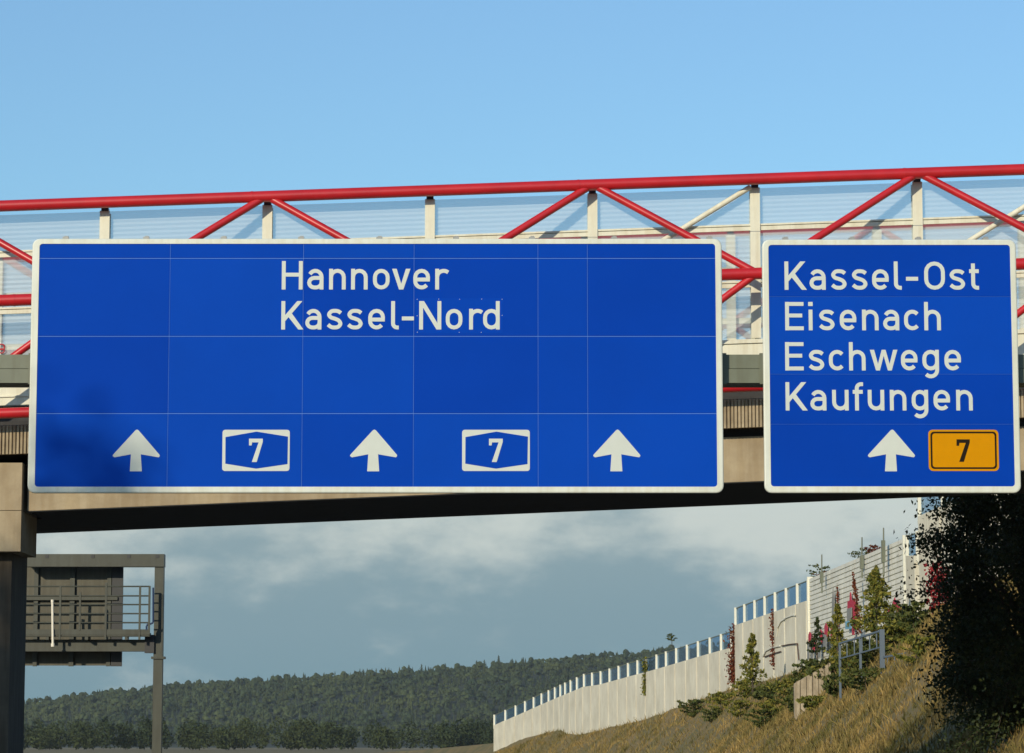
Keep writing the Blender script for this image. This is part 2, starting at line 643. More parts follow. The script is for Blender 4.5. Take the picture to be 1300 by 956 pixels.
def leaf(mb, p, s, rng, up=0.3):
    """one folded leaf, or a spray of foliage seen from afar"""
    a = Vector((rng.gauss(0, 1), rng.gauss(0, 1), rng.gauss(0, 1) + up)).normalized()
    b = a.cross(Vector((rng.gauss(0, 1), rng.gauss(0, 1), rng.gauss(0, 1)))).normalized()
    c = a.cross(b)
    p = Vector(p)
    mb.add([p - a * s, p + b * s * .55 + c * s * .18, p + a * s, p - b * s * .55 + c * s * .18], [(0, 1, 2), (0, 2, 3)])


fr = MB()
rng = random.Random(3)
for _ in range(19000):
    D = HD0 + 20 + (HD1 + 40 - HD0) * rng.random()
    X = rng.uniform(-620, 700) * D / 3000 * 1.05
    z = hill_z(X, D)
    far_tree(fr, (X, D, z - 1), rng.uniform(4, 8) if rng.random() < .8 else rng.uniform(8, 12.5), rng.random() < 0.5, rng)
tag(fr.build('forest', M['forest'], loc=(0, HD0, 0)), 'dense green woodland covering the far hillside', 'forest', kind='stuff')
# tall spruces that stand out of the skyline of the hill
for px, hh in ((461, 14), (474, 12), (519, 15), (535, 17), (546, 14), (565, 18), (605, 16), (615, 19), (633, 20), (650, 17), (664, 16), (676, 15), (712, 13), (768, 15), (783, 14)):
    X = (px - PX) / F * HD1 * CT
    b = Vector((X, HD1 - 8, hill_z(X, HD1 - 8)))
    t = thing('spruce_tree', b, 'tall spruce rising above the skyline of the wooded far hill', 'tree', 'spruces on the far ridge')
    MB().tube(b, b + Vector((0, 0, hh * 0.6)), 0.35, 0.1, 6).build('trunk', M['bark'], t)
    hh *= rng.uniform(.62, .85)
    c = MB()
    far_tree(c, b, hh, True, rng)
    far_tree(c, b + Vector((0, 0, -.5)), hh * .98, True, rng)
    for _ in range(70):
        f = rng.random()
        a = rng.random() * 6.283
        q = (1 - f) ** .8 * hh * .26
        leaf(c, b + Vector((math.cos(a) * q, math.sin(a) * q, hh * (.1 + .85 * f))), hh * .05, rng)
    c.build('crown', M['forest'], t)
# belt of trees in the middle distance, along the bend of the road
belt = MB()
for _ in range(280):
    X = rng.uniform(-260, 200)
    D = 1000 + rng.uniform(0, 60) + abs(X) * 0.2
    h, r = rng.uniform(6, 11), rng.uniform(2.5, 4.5)
    for _ in range(260):
        a, b, c = rng.gauss(0, 1), rng.gauss(0, 1), rng.gauss(0, 1)
        l = math.sqrt(a * a + b * b + c * c) / rng.random() ** .25
        leaf(belt, (X + a / l * r, D + b / l * r, h * .55 + c / l * h * .5), rng.uniform(.3, .75), rng)
tag(belt.build('tree_belt', M['forest'], loc=(0, 1000, 0)), 'low belt of trees across the valley below the wooded hill', 'forest', kind='stuff')

# ------------------------------------------------------------------ sign lettering (monoline road-sign alphabet)
def arc(cx, cy, rx, ry, a0, a1, n=9):
    return [(cx + rx * math.cos(math.radians(a0 + (a1 - a0) * i / (n - 1))), cy + ry * math.sin(math.radians(a0 + (a1 - a0) * i / (n - 1)))) for i in range(n)]


def spline(pts, n=5):
    out = []
    P = [pts[0]] + list(pts) + [pts[-1]]
    for i in range(1, len(P) - 2):
        p0, p1, p2, p3 = P[i - 1], P[i], P[i + 1], P[i + 2]
        for k in range(n):
            t = k / n
            out.append(tuple(0.5 * (2 * p1[j] + (p2[j] - p0[j]) * t + (2 * p0[j] - 5 * p1[j] + 4 * p2[j] - p3[j]) * t * t
                                    + (3 * p1[j] - p0[j] - 3 * p2[j] + p3[j]) * t ** 3) for j in (0, 1)))
    out.append(pts[-1])
    return out


W = 4.1   # lower-case width in units (cap height is 7)
XH = 5.1
rr_ = W / 2 - 0.5
TOPC = XH - 0.5 - rr_   # centre of top arc
BOTC = 0.5 + rr_
O_LOOP = arc(W / 2, TOPC, rr_, rr_, 0, 180) + arc(W / 2, BOTC, rr_, rr_, 180, 360)
ARCH = arc(W / 2, TOPC, rr_, rr_, 180, 0) + [(W - .5, 0)]
CUP = [(.5, XH)] + arc(W / 2, BOTC, rr_, rr_, 180, 360)
# ('s', points) open stroke, ('c', points) closed stroke, ('p', points) filled outline
GL = {
    'n': [('s', [(.5, 0), (.5, XH)]), ('s', ARCH)],
    'h': [('s', [(.5, 0), (.5, 7)]), ('s', ARCH)],
    'u': [('s', [(W - .5, 0), (W - .5, XH)]), ('s', CUP)],
    'o': [('c', O_LOOP)],
    'r': [('s', [(.5, 0), (.5, XH)]), ('s', arc(2.1, TOPC, 1.6, rr_, 180, 48))],
    'a': [('s', arc(W / 2 - .05, TOPC, rr_ - .05, rr_, 152, 0) + [(W - .6, 0)]),
          ('s', [(W - .6, 2.85), (1.75, 2.85)] + arc(1.75, 1.675, 1.25, 1.175, 90, 270) + [(2.1, .5)] + arc(2.1, 1.75, 1.4, 1.25, 270, 350))],
    'e': [('s', [(W - .5, 2.45)] + [(W - .5, TOPC)] + arc(W / 2, TOPC, rr_, rr_, 0, 180) + arc(W / 2, BOTC, rr_, rr_, 180, 322)),
          ('s', [(.6, 2.45), (W - .05, 2.45)])],
    's': [('s', spline([(3.55, 4.05), (2.95, 4.47), (2.1, 4.6), (1.25, 4.45), (.68, 3.72), (1.1, 3.02), (2.1, 2.66), (3.02, 2.22), (3.46, 1.42), (2.95, .68), (2.1, .5), (1.2, .64), (.45, 1.2)]))],
    'c': [('s', arc(W / 2, TOPC, rr_, rr_, 38, 180) + arc(W / 2, BOTC, rr_, rr_, 180, 322))],
    'd': [('s', [(W - .5, 0), (W - .5, 7)]), ('s', arc(W / 2, TOPC, rr_, rr_, 0, 180) + arc(W / 2, BOTC, rr_, rr_, 180, 360))],
    'g': [('s', [(W - .5, XH), (W - .5, 0.1)] + arc(W / 2, .1, rr_, 1.55, 360, 222)), ('s', arc(W / 2, TOPC, rr_, rr_, 0, 180) + arc(W / 2, BOTC, rr_, rr_, 180, 360))],
    'l': [('s', [(.5, 7)] + arc(1.5, 1.5, 1.0, 1.0, 180, 270, 6) + [(1.9, .5)])],
    'i': [('s', [(.55, 0), (.55, XH)]), ('p', [(0, 6.0), (1.1, 6.0), (1.1, 7), (0, 7)])],
    't': [('s', [(.95, 6.5)] + arc(1.95, 1.5, 1.0, 1.0, 180, 270, 6) + [(2.35, .5)]), ('s', [(0, 4.6), (2.35, 4.6)])],
    'f': [('s', [(1.0, 0), (1.0, 5.5)] + arc(2.0, 5.5, 1.0, 1.0, 180, 90, 6) + [(2.55, 6.5)]), ('s', [(0, 4.6), (2.45, 4.6)])],
    'v': [('p', [(0, XH), (1.1, XH), (2.22, 1.4), (3.35, XH), (4.45, XH), (2.75, 0), (1.7, 0)])],
    'w': [('p', [(0, XH), (1.05, XH), (1.95, 1.6), (2.9, XH), (3.85, XH), (4.8, 1.6), (5.7, XH), (6.75, XH), (5.3, 0), (4.35, 0), (3.375, 3.6), (2.4, 0), (1.45, 0)])],
    'H': [('s', [(.5, 0), (.5, 7)]), ('s', [(4.65, 0), (4.65, 7)]), ('s', [(.5, 3.65), (4.65, 3.65)])],
    'K': [('s', [(.5, 0), (.5, 7)]), ('p', [(.8, 1.85), (.8, 3.35), (3.9, 7), (5.15, 7)]), ('p', [(1.75, 3.1), (2.5, 4.1), (5.45, 0), (4.2, 0)])],
    'N': [('s', [(.5, 0), (.5, 7)]), ('s', [(4.95, 0), (4.95, 7)]), ('p', [(0, 7), (1.2, 7), (5.45, 0), (4.25, 0)])],
    'O': [('c', arc(2.55, 4.45, 2.05, 2.05, 0, 180) + arc(2.55, 2.55, 2.05, 2.05, 180, 360))],
    'E': [('s', [(.5, 0), (.5, 7)]), ('s', [(.5, .5), (4.55, .5)]), ('s', [(.5, 3.65), (4.2, 3.65)]), ('s', [(.5, 6.5), (4.55, 6.5)])],
    '-': [('p', [(0, 2.25), (2.95, 2.25), (2.95, 3.2), (0, 3.2)])],
}


def ribbon(pts, w, closed):
    n = len(pts)
    L, Rr = [], []
    for i in range(n):
        a = pts[(i - 1) % n] if (closed or i > 0) else pts[i]
        b = pts[(i + 1) % n] if (closed or i < n - 1) else pts[i]
        p = pts[i]

        def nrm(q, r):
            dx, dy = r[0] - q[0], r[1] - q[1]
            l = math.hypot(dx, dy)
            return (-dy / l, dx / l) if l > 1e-6 else None
        n1, n2 = nrm(a, p), nrm(p, b)
        n1 = n1 or n2
        n2 = n2 or n1
        mx, my = n1[0] + n2[0], n1[1] + n2[1]
        l = math.hypot(mx, my)
        mx, my = mx / l, my / l
        k = (w / 2) / max(0.5, mx * n1[0] + my * n1[1])
        L.append((p[0] + mx * k, p[1] + my * k))
        Rr.append((p[0] - mx * k, p[1] - my * k))
    return L, Rr


def clean(pts):
    out = [pts[0]]
    for p in pts[1:]:
        if math.hypot(p[0] - out[-1][0], p[1] - out[-1][1]) > 1e-3:
            out.append(p)
    return out


def glyph(ch, X0, Z0, u, yf, wdt=None):
    """mesh of one character; X0, Z0 left end of its base line; u metres per unit; yf front plane"""
    mb = MB()
    sx = 1.0
    xs = [p[0] for _, q in GL[ch] for p in q]
    for k, (kind, pts) in enumerate(GL[ch]):
        y0 = yf - 0.0006 * k
        pts = clean(pts)
        if kind == 'p':
            mb.prism([(X0 + p[0] * u, Z0 + p[1] * u) for p in pts], y0, yf + 0.0035)
            continue
        if kind == 'c' and math.hypot(pts[0][0] - pts[-1][0], pts[0][1] - pts[-1][1]) < 1e-3:
            pts = pts[:-1]
        L, Q = ribbon(pts, 0.94, kind == 'c')
        n = len(L)
        vv = [(X0 + p[0] * u, y0, Z0 + p[1] * u) for p in L] + [(X0 + p[0] * u, y0, Z0 + p[1] * u) for p in Q]
        vv += [(p[0], yf + 0.0035, p[2]) for p in vv]
        ff = []
        for i in range(n if kind == 'c' else n - 1):
            j = (i + 1) % n
            ff += [(i, n + i, n + j, j), (2 * n + i, i, j, 2 * n + j), (n + i, 3 * n + i, 3 * n + j, n + j)]
        if kind == 's':
            ff += [(0, 2 * n, 3 * n, n), (n - 1, 2 * n - 1, 4 * n - 1, 3 * n - 1)]
        mb.add(vv, ff)
    return mb


# ------------------------------------------------------------------ overhead direction signs
SD = 48.0


def rrect(x0, z0, x1, z1, r, n=5):
    pts = []
    for cx, cz, a in ((x1 - r, z1 - r, 0), (x0 + r, z1 - r, 90), (x0 + r, z0 + r, 180), (x1 - r, z0 + r, 270)):
        pts += arc(cx, cz, r, r, a, a + 90, n)
    return pts


def sp(x, y):
    p = at(x, y, SD)
    return (p.x, p.z)


def rect_of(tl, tr, bl, br):
    a, b, c, d = sp(*tl), sp(*tr), sp(*bl), sp(*br)
    return (a[0] + c[0]) / 2, (c[1] + d[1]) / 2, (b[0] + d[0]) / 2, (a[1] + b[1]) / 2   # x0 z0 x1 z1


def sign(outer, inner, xs, ys, label, clips, gv=.0032, gh=.0045):
    x0, z0, x1, z1 = rect_of(*outer)
    i0, j0, i1, j1 = rect_of(*inner)
    root = thing('direction_sign', ((x0 + x1) / 2, SD, z0), label, 'road sign', 'blue signs hung on the gantry')
    MB().prism(rrect(x0 + .01, z0 + .01, x1 - .01, z1 - .01, .11), SD + 0.004, SD + 0.05).build('backing_plate', M['seam'], root)
    # sheets with fine gaps
    gx = [i0 - 0.02] + [sp(x, 470)[0] for x in xs] + [i1 + 0.02]
    gz = [j1 + 0.02] + [sp(650, y)[1] for y in ys] + [j0 - 0.02]
    for a, b in zip(gx, gx[1:]):
        for c, d in zip(gz, gz[1:]):
            dy = R.uniform(-0.0006, 0.0006)
            MB().box((a + gv, SD - 0.002 + dy, d + gh), (b - gv, SD + 0.0035, c - gh)).build('sheet', M[R.choice(('blue', 'blue_b', 'blue_c'))], root)
    n = 5
    fr_ = MB()
    out = rrect(x0, z0, x1, z1, .115, n)
    out2 = rrect(x0 + .022, z0 + .022, x1 - .022, z1 - .022, .098, n)
    inn = rrect(i0, j0, i1, j1, .05, n)
    k = len(out)
    # flat band, rolled outer lip, skirt
    fr_.ring(out2, inn, SD - 0.012, SD + 0.003)
    vv = [(x, SD - 0.012, z) for x, z in out2] + [(x, SD - 0.006, z) for x, z in rrect(x0 + .007, z0 + .007, x1 - .007, z1 - .007, .109, n)] + \
         [(x, SD + 0.012, z) for x, z in out] + [(x, SD + 0.06, z) for x, z in out]
    ff = [(q * k + i, q * k + (i + 1) % k, (q + 1) * k + (i + 1) % k, (q + 1) * k + i)[::-1] for q in range(3) for i in range(k)]
    fr_.add(vv, ff)
    fr_.build('frame', M['rim'], root)
    for x in clips:
        X = sp(x, 470)[0]
        b = MB()
        b.box((X - .03, SD + .064, z0 + .08), (X + .03, SD + .16, z1 + .055))
        b.box((X - .055, SD + .05, z1 + .004), (X + .04, SD + .12, z1 + .038))
        b.build('mounting_rail', M['galv'], root)
    return root


def word(root, y_base, y_cap, letters):
    """letters: list of (character, left pixel)"""
    zb, zt = sp(650, y_base)[1], sp(650, y_cap)[1]
    u = (zt - zb) / 7.0
    for ch, x in letters:
        X = sp(x, y_base - 15)[0]
        o = glyph(ch, X, zb, u, SD - 0.006).build('letter', M['white'], root)


ARROW = [(188, 95), (195, 91.5), (202, 95), (298, 207), (299.5, 213), (294, 219), (212, 205), (217, 283), (162, 283), (167, 205), (92, 219), (83.5, 213), (85, 207)]


def arrow(root, dx, dy=0):
    MB().prism([sp(120 + a / 3.611 + dx, 520 + b / 3.611 + dy) for a, b in ARROW], SD - 0.006, SD - 0.0026).build('arrow', M['white'], root)


SEVEN = [(0, 0), (63, 0), (63, 15), (35, 107), (13, 107), (44, 17), (14, 17), (12, 31), (0, 31)]


def seven(root, x, y, s, m, yf):
    MB().prism([sp(x + a * s, y + b * s) for a, b in SEVEN], yf, yf + 0.003).build('route_number', m, root)


def px_rrect(x0, y0, x1, y1, r, n=5):
    a, b = sp(x0, y1), sp(x1, y0)
    return rrect(a[0], a[1], b[0], b[1], r / 81.0, n)


big = sign(((41, 303), (917, 303), (35, 626), (918, 626)), ((50, 309.6), (908.5, 309.6), (44.5, 618), (910, 618)),
           [214, 384, 525, 683, 746], [328, 427, 525],
           'wide blue overhead sign reading Hannover and Kassel-Nord with three white arrows',
           [80, 183, 282, 381, 481, 579, 676, 781, 903])
word(big, 367.6, 331.5, [('H', 357.6), ('a', 390), ('n', 417.7), ('n', 445.6), ('o', 473.4), ('v', 497.8), ('e', 524.6), ('r', 552.4)])
word(big, 418.4, 382.3, [('K', 357), ('a', 387.5), ('s', 414.2), ('s', 440), ('e', 467.4), ('l', 496.4), ('-', 510.2), ('N', 532), ('o', 565.8), ('r', 595.4), ('d', 613.2)])
# riveted replacement plate behind "Nord"
a, b = sp(528.5, 423.2), sp(638.8, 378.6)
pl = MB().box((a[0], SD - 0.0050, a[1]), (b[0], SD - 0.0027, b[1])).build('patch_plate', M['blue'], big)
for x, y in [(529.6, 380), (557, 379.8), (583.5, 380), (611.5, 379.8), (637.4, 380), (529.6, 401), (637.5, 400.5), (529.8, 421.8), (583, 422), (611, 422)]:
    c = sp(x, y)
    MB().tube((c[0], SD - 0.0062, c[1]), (c[0], SD - 0.0045, c[1]), 0.006, n=8).build('rivet', M['white'], pl)
for dx, dy in ((0, 0), (301.3, 0), (610, 0)):
    arrow(big, dx, dy)
for x0 in (282.0, 586.6):
    sh = MB().prism(px_rrect(x0, 545.7, x0 + 86, 598, 3.4), SD - 0.006, SD - 0.0026).build('route_shield', M['white'], big)
    hx = [(740, 101), (884, 124), (882, 250), (738, 271), (597, 248), (598, 126)]
    MB().prism([sp(x0 + (p - 583) / 3.611 + .2, 520 + q / 3.611) for p, q in hx], SD - 0.009, SD - 0.0055).build('shield_hexagon', M['blue'], sh)
    seven(sh, x0 + 34.2, 557, 1 / 3.611, M['white'], SD - 0.012)

small = sign(((968, 304), (1290, 304), (970, 626), (1296, 626)), ((976, 311), (1282.3, 311), (978, 617.6), (1288, 617.6)),
             [], [376.6, 475, 538.5],
             'smaller blue overhead sign listing Kassel-Ost Eisenach Eschwege Kaufungen above one arrow', [1000, 1085, 1170, 1256], gh=.0022)
q = lambda z: 960 + z / 3.8235
word(small, 368, 332, [(c, q(z)) for c, z in (('K', 137), ('a', 258), ('s', 360), ('s', 461), ('e', 562), ('l', 668), ('-', 727), ('O', 815), ('s', 935), ('t', 1034))])
word(small, 419.4, 383.4, [(c, q(z)) for c, z in (('E', 140), ('i', 253), ('s', 302), ('e', 405), ('n', 513), ('a', 615), ('c', 717), ('h', 815))])
word(small, 470.4, 434.4, [(c, q(z)) for c, z in (('E', 140), ('s', 252), ('c', 352), ('h', 450), ('w', 552), ('e', 702), ('g', 806), ('e', 913))])
word(small, 521.2, 485.2, [(c, q(z)) for c, z in (('K', 142), ('a', 262), ('u', 368), ('f', 469), ('u', 541), ('n', 648), ('g', 754), ('e', 860), ('n', 970))])
arrow(small, 958.6, 0)
sh = MB().prism(px_rrect(1179.2, 545.6, 1267.3, 598, 5.5), SD - 0.006, SD - 0.0026).build('route_shield', M['orange'], small)
o1, i1 = px_rrect(1181.8, 548.0, 1264.7, 595.4, 4.5), px_rrect(1184.0, 550.2, 1262.5, 593.2, 3.4)
MB().ring(o1, i1, SD - 0.009, SD - 0.0055).build('shield_border', M['black'], sh)
seven(sh, 1214.2, 557.8, 1.02 / 3.8235, M['black'], SD - 0.009)

# gantry that carries them
GD = SD + 0.30
gl_, gr_ = -11.6, 13.2
ga = thing('sign_gantry', (gl_, GD, 0), 'grey green box girder gantry carrying both blue signs over the road', 'gantry')
zb, zt = at(650, 487, GD).z, at(650, 451, GD).z
zm = zb + (zt - zb) * 0.5
b = MB().box((gl_, GD - .10, zb), (gr_, GD + .55, zm - .006))
b.box((gl_, GD - .085, zm + .006), (gr_, GD + .55, zt))
b.box((gl_, GD - .07, zm - .02), (gr_, GD + .5, zm + .02))
b.build('cross_girder', M['gantry'], ga)
for X in (gl_ - .2, gr_ + .2):
    MB().box((X - .2, GD - .05, -0.05), (X + .2, GD + .45, zt + .02)).build('upright', M['gantry'], ga)
    MB().box((X - .35, GD - .2, -0.05), (X + .35, GD + .6, 0.05)).build('base_plate', M['gantry'], ga)
for x in (918.2, 968.5, 40, 600):
    p = at(x, 470, GD - .1)
    MB().box((p.x - .05, GD - .115, zb - .02), (p.x + .05, GD - .04, zt + .02)).build('clamp', M['gantry'], ga)

# ------------------------------------------------------------------ red truss bridge
BD = 60.0
SLP = 0.0363
k60 = pxm(BD)


def Zof(a, D):
    """height at X = 0 of the bridge line that the photograph shows as y = a - SLP * x"""
    return at(650, a - SLP * 650, D).z


def bx(x, D=BD):
    return at(x, 320, D).x


br = thing('truss_bridge', (bx(337), BD, 0), 'red tubular truss bridge with cream posts and ribbed clear panels crossing the road', 'bridge')
PITCHX = bx(960) - bx(752)        # one bay
X_N = bx(337)                     # a top node with a post
OFF = Vector((PITCHX, 0, PITCHX * SLP))
KMIN, KMAX = -4, 9
XL, XR = X_N + KMIN * PITCHX - 1, X_N + KMAX * PITCHX + 1


def side(Yc, Ym, Yp, inward, up=0.0):
    """one truss side: Yc top chord, Ym mid and bottom chord, Yp front of posts; inward = +1 near side, -1 far side (mirrored)"""
    zt_, zm_, zb_ = Zof(262, 60.1) + up, Zof(382, 59.5) + up, Zof(525, 59.5)
    r1, r2, p0, p1 = Zof(324, 60.45) + up, Zof(396, 60.45) + up, Zof(464, 60.4), Zof(515, 60.4)
    P = lambda X, y, z: Vector((X, y, z + SLP * X))
    for nm, y, z, r in (('top_chord', Yc, zt_, .114), ('middle_chord', Ym, zm_, .118), ('bottom_chord', Ym, zb_, .105)):
        MB().tube(P(XL, y, z), P(XR, y, z), r, n=20).build(nm, M['red'], br, smooth=True)
    s = inward
    for kk in range(KMIN, KMAX + 1):
        for dx_, y, z, r in ((-.28, Yc, zt_, .119), (PITCHX * .5, Ym, zm_, .123)):
            Xs = X_N + kk * PITCHX + dx_
            if kk % 2 == 0:
                MB().tube(P(Xs - .02, y, z), P(Xs + .02, y, z), r, n=20).build('weld_collar', M['red'], br, smooth=True)
    first = {}

    def rep(key, k, make):
        if key not in first:
            first[key] = (k, make())
            return first[key][1]
        k0, o = first[key]
        return clone(o, OFF * (k - k0))
    for k in range(KMIN, KMAX + 1):
        X = X_N + k * PITCHX
        dz = 0
        # post: I-section
        def post():
            m = MB()
            zt2, zb2 = zt_ + SLP * X - .10, p0 + SLP * X - .0
            m.box((X - .098, Yp, zb2), (X + .098, Yp + s * .022, zt2 - .02))
            m.box((X - .012, Yp + s * .022, zb2), (X + .012, Yp + s * .20, zt2 - .05))
            m.box((X - .098, Yp + s * .20, zb2), (X + .098, Yp + s * .222, zt2 - .05))
            return m.build('post', M['cream'], br)
        rep('post', k, post)
        rep('cap', k, lambda: MB().box((X - .07, Yp - s * .01, zt_ + SLP * X - .13), (X + .07, Yp + s * .16, zt_ + SLP * X - .06)).build('post_bracket', M['dark'], br))
        rep('joint', k, lambda: MB().box((X - .1005, Yp - s * .004, r1 + SLP * X - .09), (X + .1005, Yp + s * .01, r1 + SLP * X - .078)).build('splice_line', M['galv'], br))
        if k % 2 == 0:
            for sg, nm in ((-1, 'diagonal'), (1, 'diagonal')):
                def dg(sg=sg):
                    return MB().tube(P(X + sg * .10, Yc, zt_ - .05), P(X + sg * (PITCHX - .10), Ym, zm_ + .04), .076, n=14).build('diagonal', M['red'], br, smooth=True)
                rep('d%d' % sg, k, dg)

                def dl(sg=sg):
                    return MB().tube(P(X + sg * (PITCHX - .10), Ym, zm_ - .04), P(X + sg * .10, Ym, zb_ + .04), .072, n=14).build('diagonal', M['red'], br, smooth=True)
                rep('l%d' % sg, k, dl)
        if k == KMAX:
            continue
        X0, X1 = X + .03, X + PITCHX - .03
        for key, za, zb2 in (('u', r1 + .06, zt_ - .12), ('m', r2 + .06, r1 - .06), ('l', p0 + .02, r2 - .06)):
            def panel(za=za, zb2=zb2):
                m = MB()
                nr = max(4, int(round((zb2 - za) / .098)))
                rows_ = []
                for i in range(nr):
                    h0 = za + (zb2 - za) * i / nr
                    h1 = za + (zb2 - za) * (i + .5) / nr
                    rows_ += [(h0, Yp + s * .10), (h1, Yp + s * .116)]
                rows_.append((zb2, Yp + s * .10))
                vv = []
                for z, y in rows_:
                    vv += [P(X0, y, z), P(X1, y, z)]
                return m.add(vv, [(2 * i, 2 * i + 1, 2 * i + 3, 2 * i + 2) for i in range(len(rows_) - 1)]).build('clear_panel', M['poly'], br)
            rep('p' + key, k, panel)
    for rz in (r1, r2):
        m = MB().slope_box(XL, XR, rz - .058, rz + .022, SLP, Yp + s * .03, Yp + s * .095)
        m.slope_box(XL, XR, rz + .0225, rz + .036, SLP, Yp + s * .075, Yp + s * .095)
        m.slope_box(XL, XR, rz + .0365, rz + .072, SLP, Yp + s * .022, Yp + s * .095)
        m.build('rail', M['cream'], br)
    m = MB().slope_box(XL, XR, p1, p0 - .02, SLP, Yp + s * .03, Yp + s * .16)
    m.slope_box(XL, XR, p1 + .16, p1 + .19, SLP, Yp + s * .0, Yp + s * .03)
    m.slope_box(XL, XR, p0 - .10, p0 - .02, SLP, Yp - s * .01, Yp + s * .03)
    m.build('plinth_rail', M['cream'], br)


side(60.1, 59.5, 60.36, 1)
side(67.6, 68.2, 67.34, -1, .20)
# cream wind braces between the posts, right-hand half only
P_ = lambda X, y, z: Vector((X, y, z + SLP * X))
for xt in (955, 1371, 1787):
    X = bx(xt)
    zt_ = Zof(262, 60.1)
    MB().tube(P_(X, 60.30, zt_ - .12), P_(X - 3.05, 60.30, zt_ - 1.90), .055, n=10).build('brace', M['cream'], br, smooth=True)
# painted scrawl on a clear panel
gp = [at(2 + 4.2 * math.cos(t) * (1 if t < 6.3 else .8), 440.5 + 3.6 * math.sin(t) * (1 if t < 6.3 else .8) - (0 if t < 6.3 else -5), 60.42) for t in [i * .7 for i in range(18)]]
gm = MB()
for a, b in zip(gp, gp[1:]):
    gm.tube(a, b, .013, n=5)
gm.build('graffiti_scrawl', M['graffiti'], br)

# deck edge, ribbed fascia and concrete girder
c0, c1 = Zof(577, 60.0), Zof(541, 60.0)
k0 = None
nrib = 46
for k in range(KMIN, KMAX):
    X = X_N + k * PITCHX
    if k0 is None:
        k0 = k
        m = MB()
        w = PITCHX / nrib
        vv = []
        prof = []
        for i in range(nrib):
            xa = X + i * w
            prof += [(xa, 60.03), (xa + w * .22, 60.03), (xa + w * .32, 59.985), (xa + w * .90, 59.985)]
        prof.append((X + PITCHX - .012, 60.03))
        for xx, yy in prof:
            vv += [(xx, yy, c0 + SLP * xx), (xx, yy, c1 + SLP * xx), (xx, 60.12, c0 + SLP * xx), (xx, 60.12, c1 + SLP * xx)]
        ff = []
        for i in range(len(prof) - 1):
            a, b = 4 * i, 4 * i + 4
            ff += [(a, b, b + 1, a + 1), (a + 1, b + 1, b + 3, a + 3), (a + 2, b + 2, b, a)]
        fo = m.add(vv, ff).build('ribbed_fascia', M['fascia'], br)
    else:
        clone(fo, OFF * (k - k0))
dk = MB().slope_box(XL, XR, c0 + .02, c1 + .10, SLP, 60.14, 67.86)
dk.slope_box(XL, XR, c1 + .1005, Zof(515, 60.4) - .002, SLP, 60.55, 67.45)
dk.build('deck_slab', M['deck'], br)
far_f = MB().slope_box(XL, XR, c0, c1, SLP, 67.87, 67.98)
far_f.build('ribbed_fascia', M['fascia'], br)
g1 = Zof(588.5, 60.4)
pL, pR = at(35, 640, 60.4), at(1300, 651.5 - .041 * 1300, 60.4)
pb = at(650, 651.5 - .041 * 650, 60.4).z
MB().slope_box(pL.x, XR + 2, pb + .02, g1 - .0, .041, 60.40, 60.8, SLP).build('girder', M['concrete'], br)
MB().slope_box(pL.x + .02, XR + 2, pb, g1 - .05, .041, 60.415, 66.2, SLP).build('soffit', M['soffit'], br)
MB().slope_box(pL.x, XR + 2, g1 + .001, c0 + .019, SLP, 60.55, 66.0).build('bearing_ledge', M['deck'], br)
# pier at the median with its cap, and the next span beyond it
cap0, cap1 = at(27, 650, 60.2), at(-170, 650, 60.2)
z_top = at(10, 587.5, 60.2).z
z_bot = at(10, 700, 60.2).z
MB().box((cap1.x, 60.2, z_bot), (cap0.x, 62.2, at(10, 648, 60.2).z - .006)).build('pier_cap', M['concrete'], br)
MB().box((cap1.x, 60.2, at(10, 648, 60.2).z + .006), (cap0.x, 62.2, z_top)).build('pier_cap', M['concrete'], br)
col = at(13, 800, 60.6)
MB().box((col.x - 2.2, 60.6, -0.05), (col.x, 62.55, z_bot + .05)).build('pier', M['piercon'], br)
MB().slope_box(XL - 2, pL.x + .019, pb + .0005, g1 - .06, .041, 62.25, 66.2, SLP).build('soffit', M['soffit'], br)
MB().slope_box(XL - 2, cap1.x - .01, pb + .2, g1, .041, 60.40, 62.24, SLP).build('girder', M['concrete'], br)
# abutments at both ends
MB().box((XR - 1.5, 60.3, -0.05), (XR + 2.0, 67, g1 + SLP * XR - .3)).build('abutment', M['concrete'], br)
MB().box((XL - 2.0, 60.3, -0.05), (XL + 1.0, 67, g1 + SLP * XL - .3)).build('abutment', M['concrete'], br)

# ------------------------------------------------------------------ gantry behind the bridge with the back of a sign
RD = 90.0


def A(x, y, D=RD):
    return at(x, y, D)


pp = A(201, 900)
rg = thing('sign_gantry', (pp.x, RD, 0), 'grey steel gantry with walkway railing seen behind the bridge pier', 'gantry')
# names of parts say what they are; the post runs to the ground
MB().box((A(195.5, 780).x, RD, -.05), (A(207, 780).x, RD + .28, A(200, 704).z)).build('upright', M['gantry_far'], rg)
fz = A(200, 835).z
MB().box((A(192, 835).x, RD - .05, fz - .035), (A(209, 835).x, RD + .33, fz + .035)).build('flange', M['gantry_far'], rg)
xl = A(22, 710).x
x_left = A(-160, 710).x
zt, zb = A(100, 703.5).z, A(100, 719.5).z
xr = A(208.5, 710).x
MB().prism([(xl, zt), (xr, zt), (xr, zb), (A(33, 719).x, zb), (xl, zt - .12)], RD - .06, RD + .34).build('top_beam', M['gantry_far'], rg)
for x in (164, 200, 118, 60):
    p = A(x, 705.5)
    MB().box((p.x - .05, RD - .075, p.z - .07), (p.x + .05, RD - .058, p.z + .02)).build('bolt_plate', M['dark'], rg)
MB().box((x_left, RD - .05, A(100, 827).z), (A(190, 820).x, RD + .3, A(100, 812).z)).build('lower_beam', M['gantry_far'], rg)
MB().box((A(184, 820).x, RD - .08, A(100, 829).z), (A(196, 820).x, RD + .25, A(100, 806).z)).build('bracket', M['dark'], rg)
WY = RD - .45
WA = lambda x, y: at(x, y, WY)
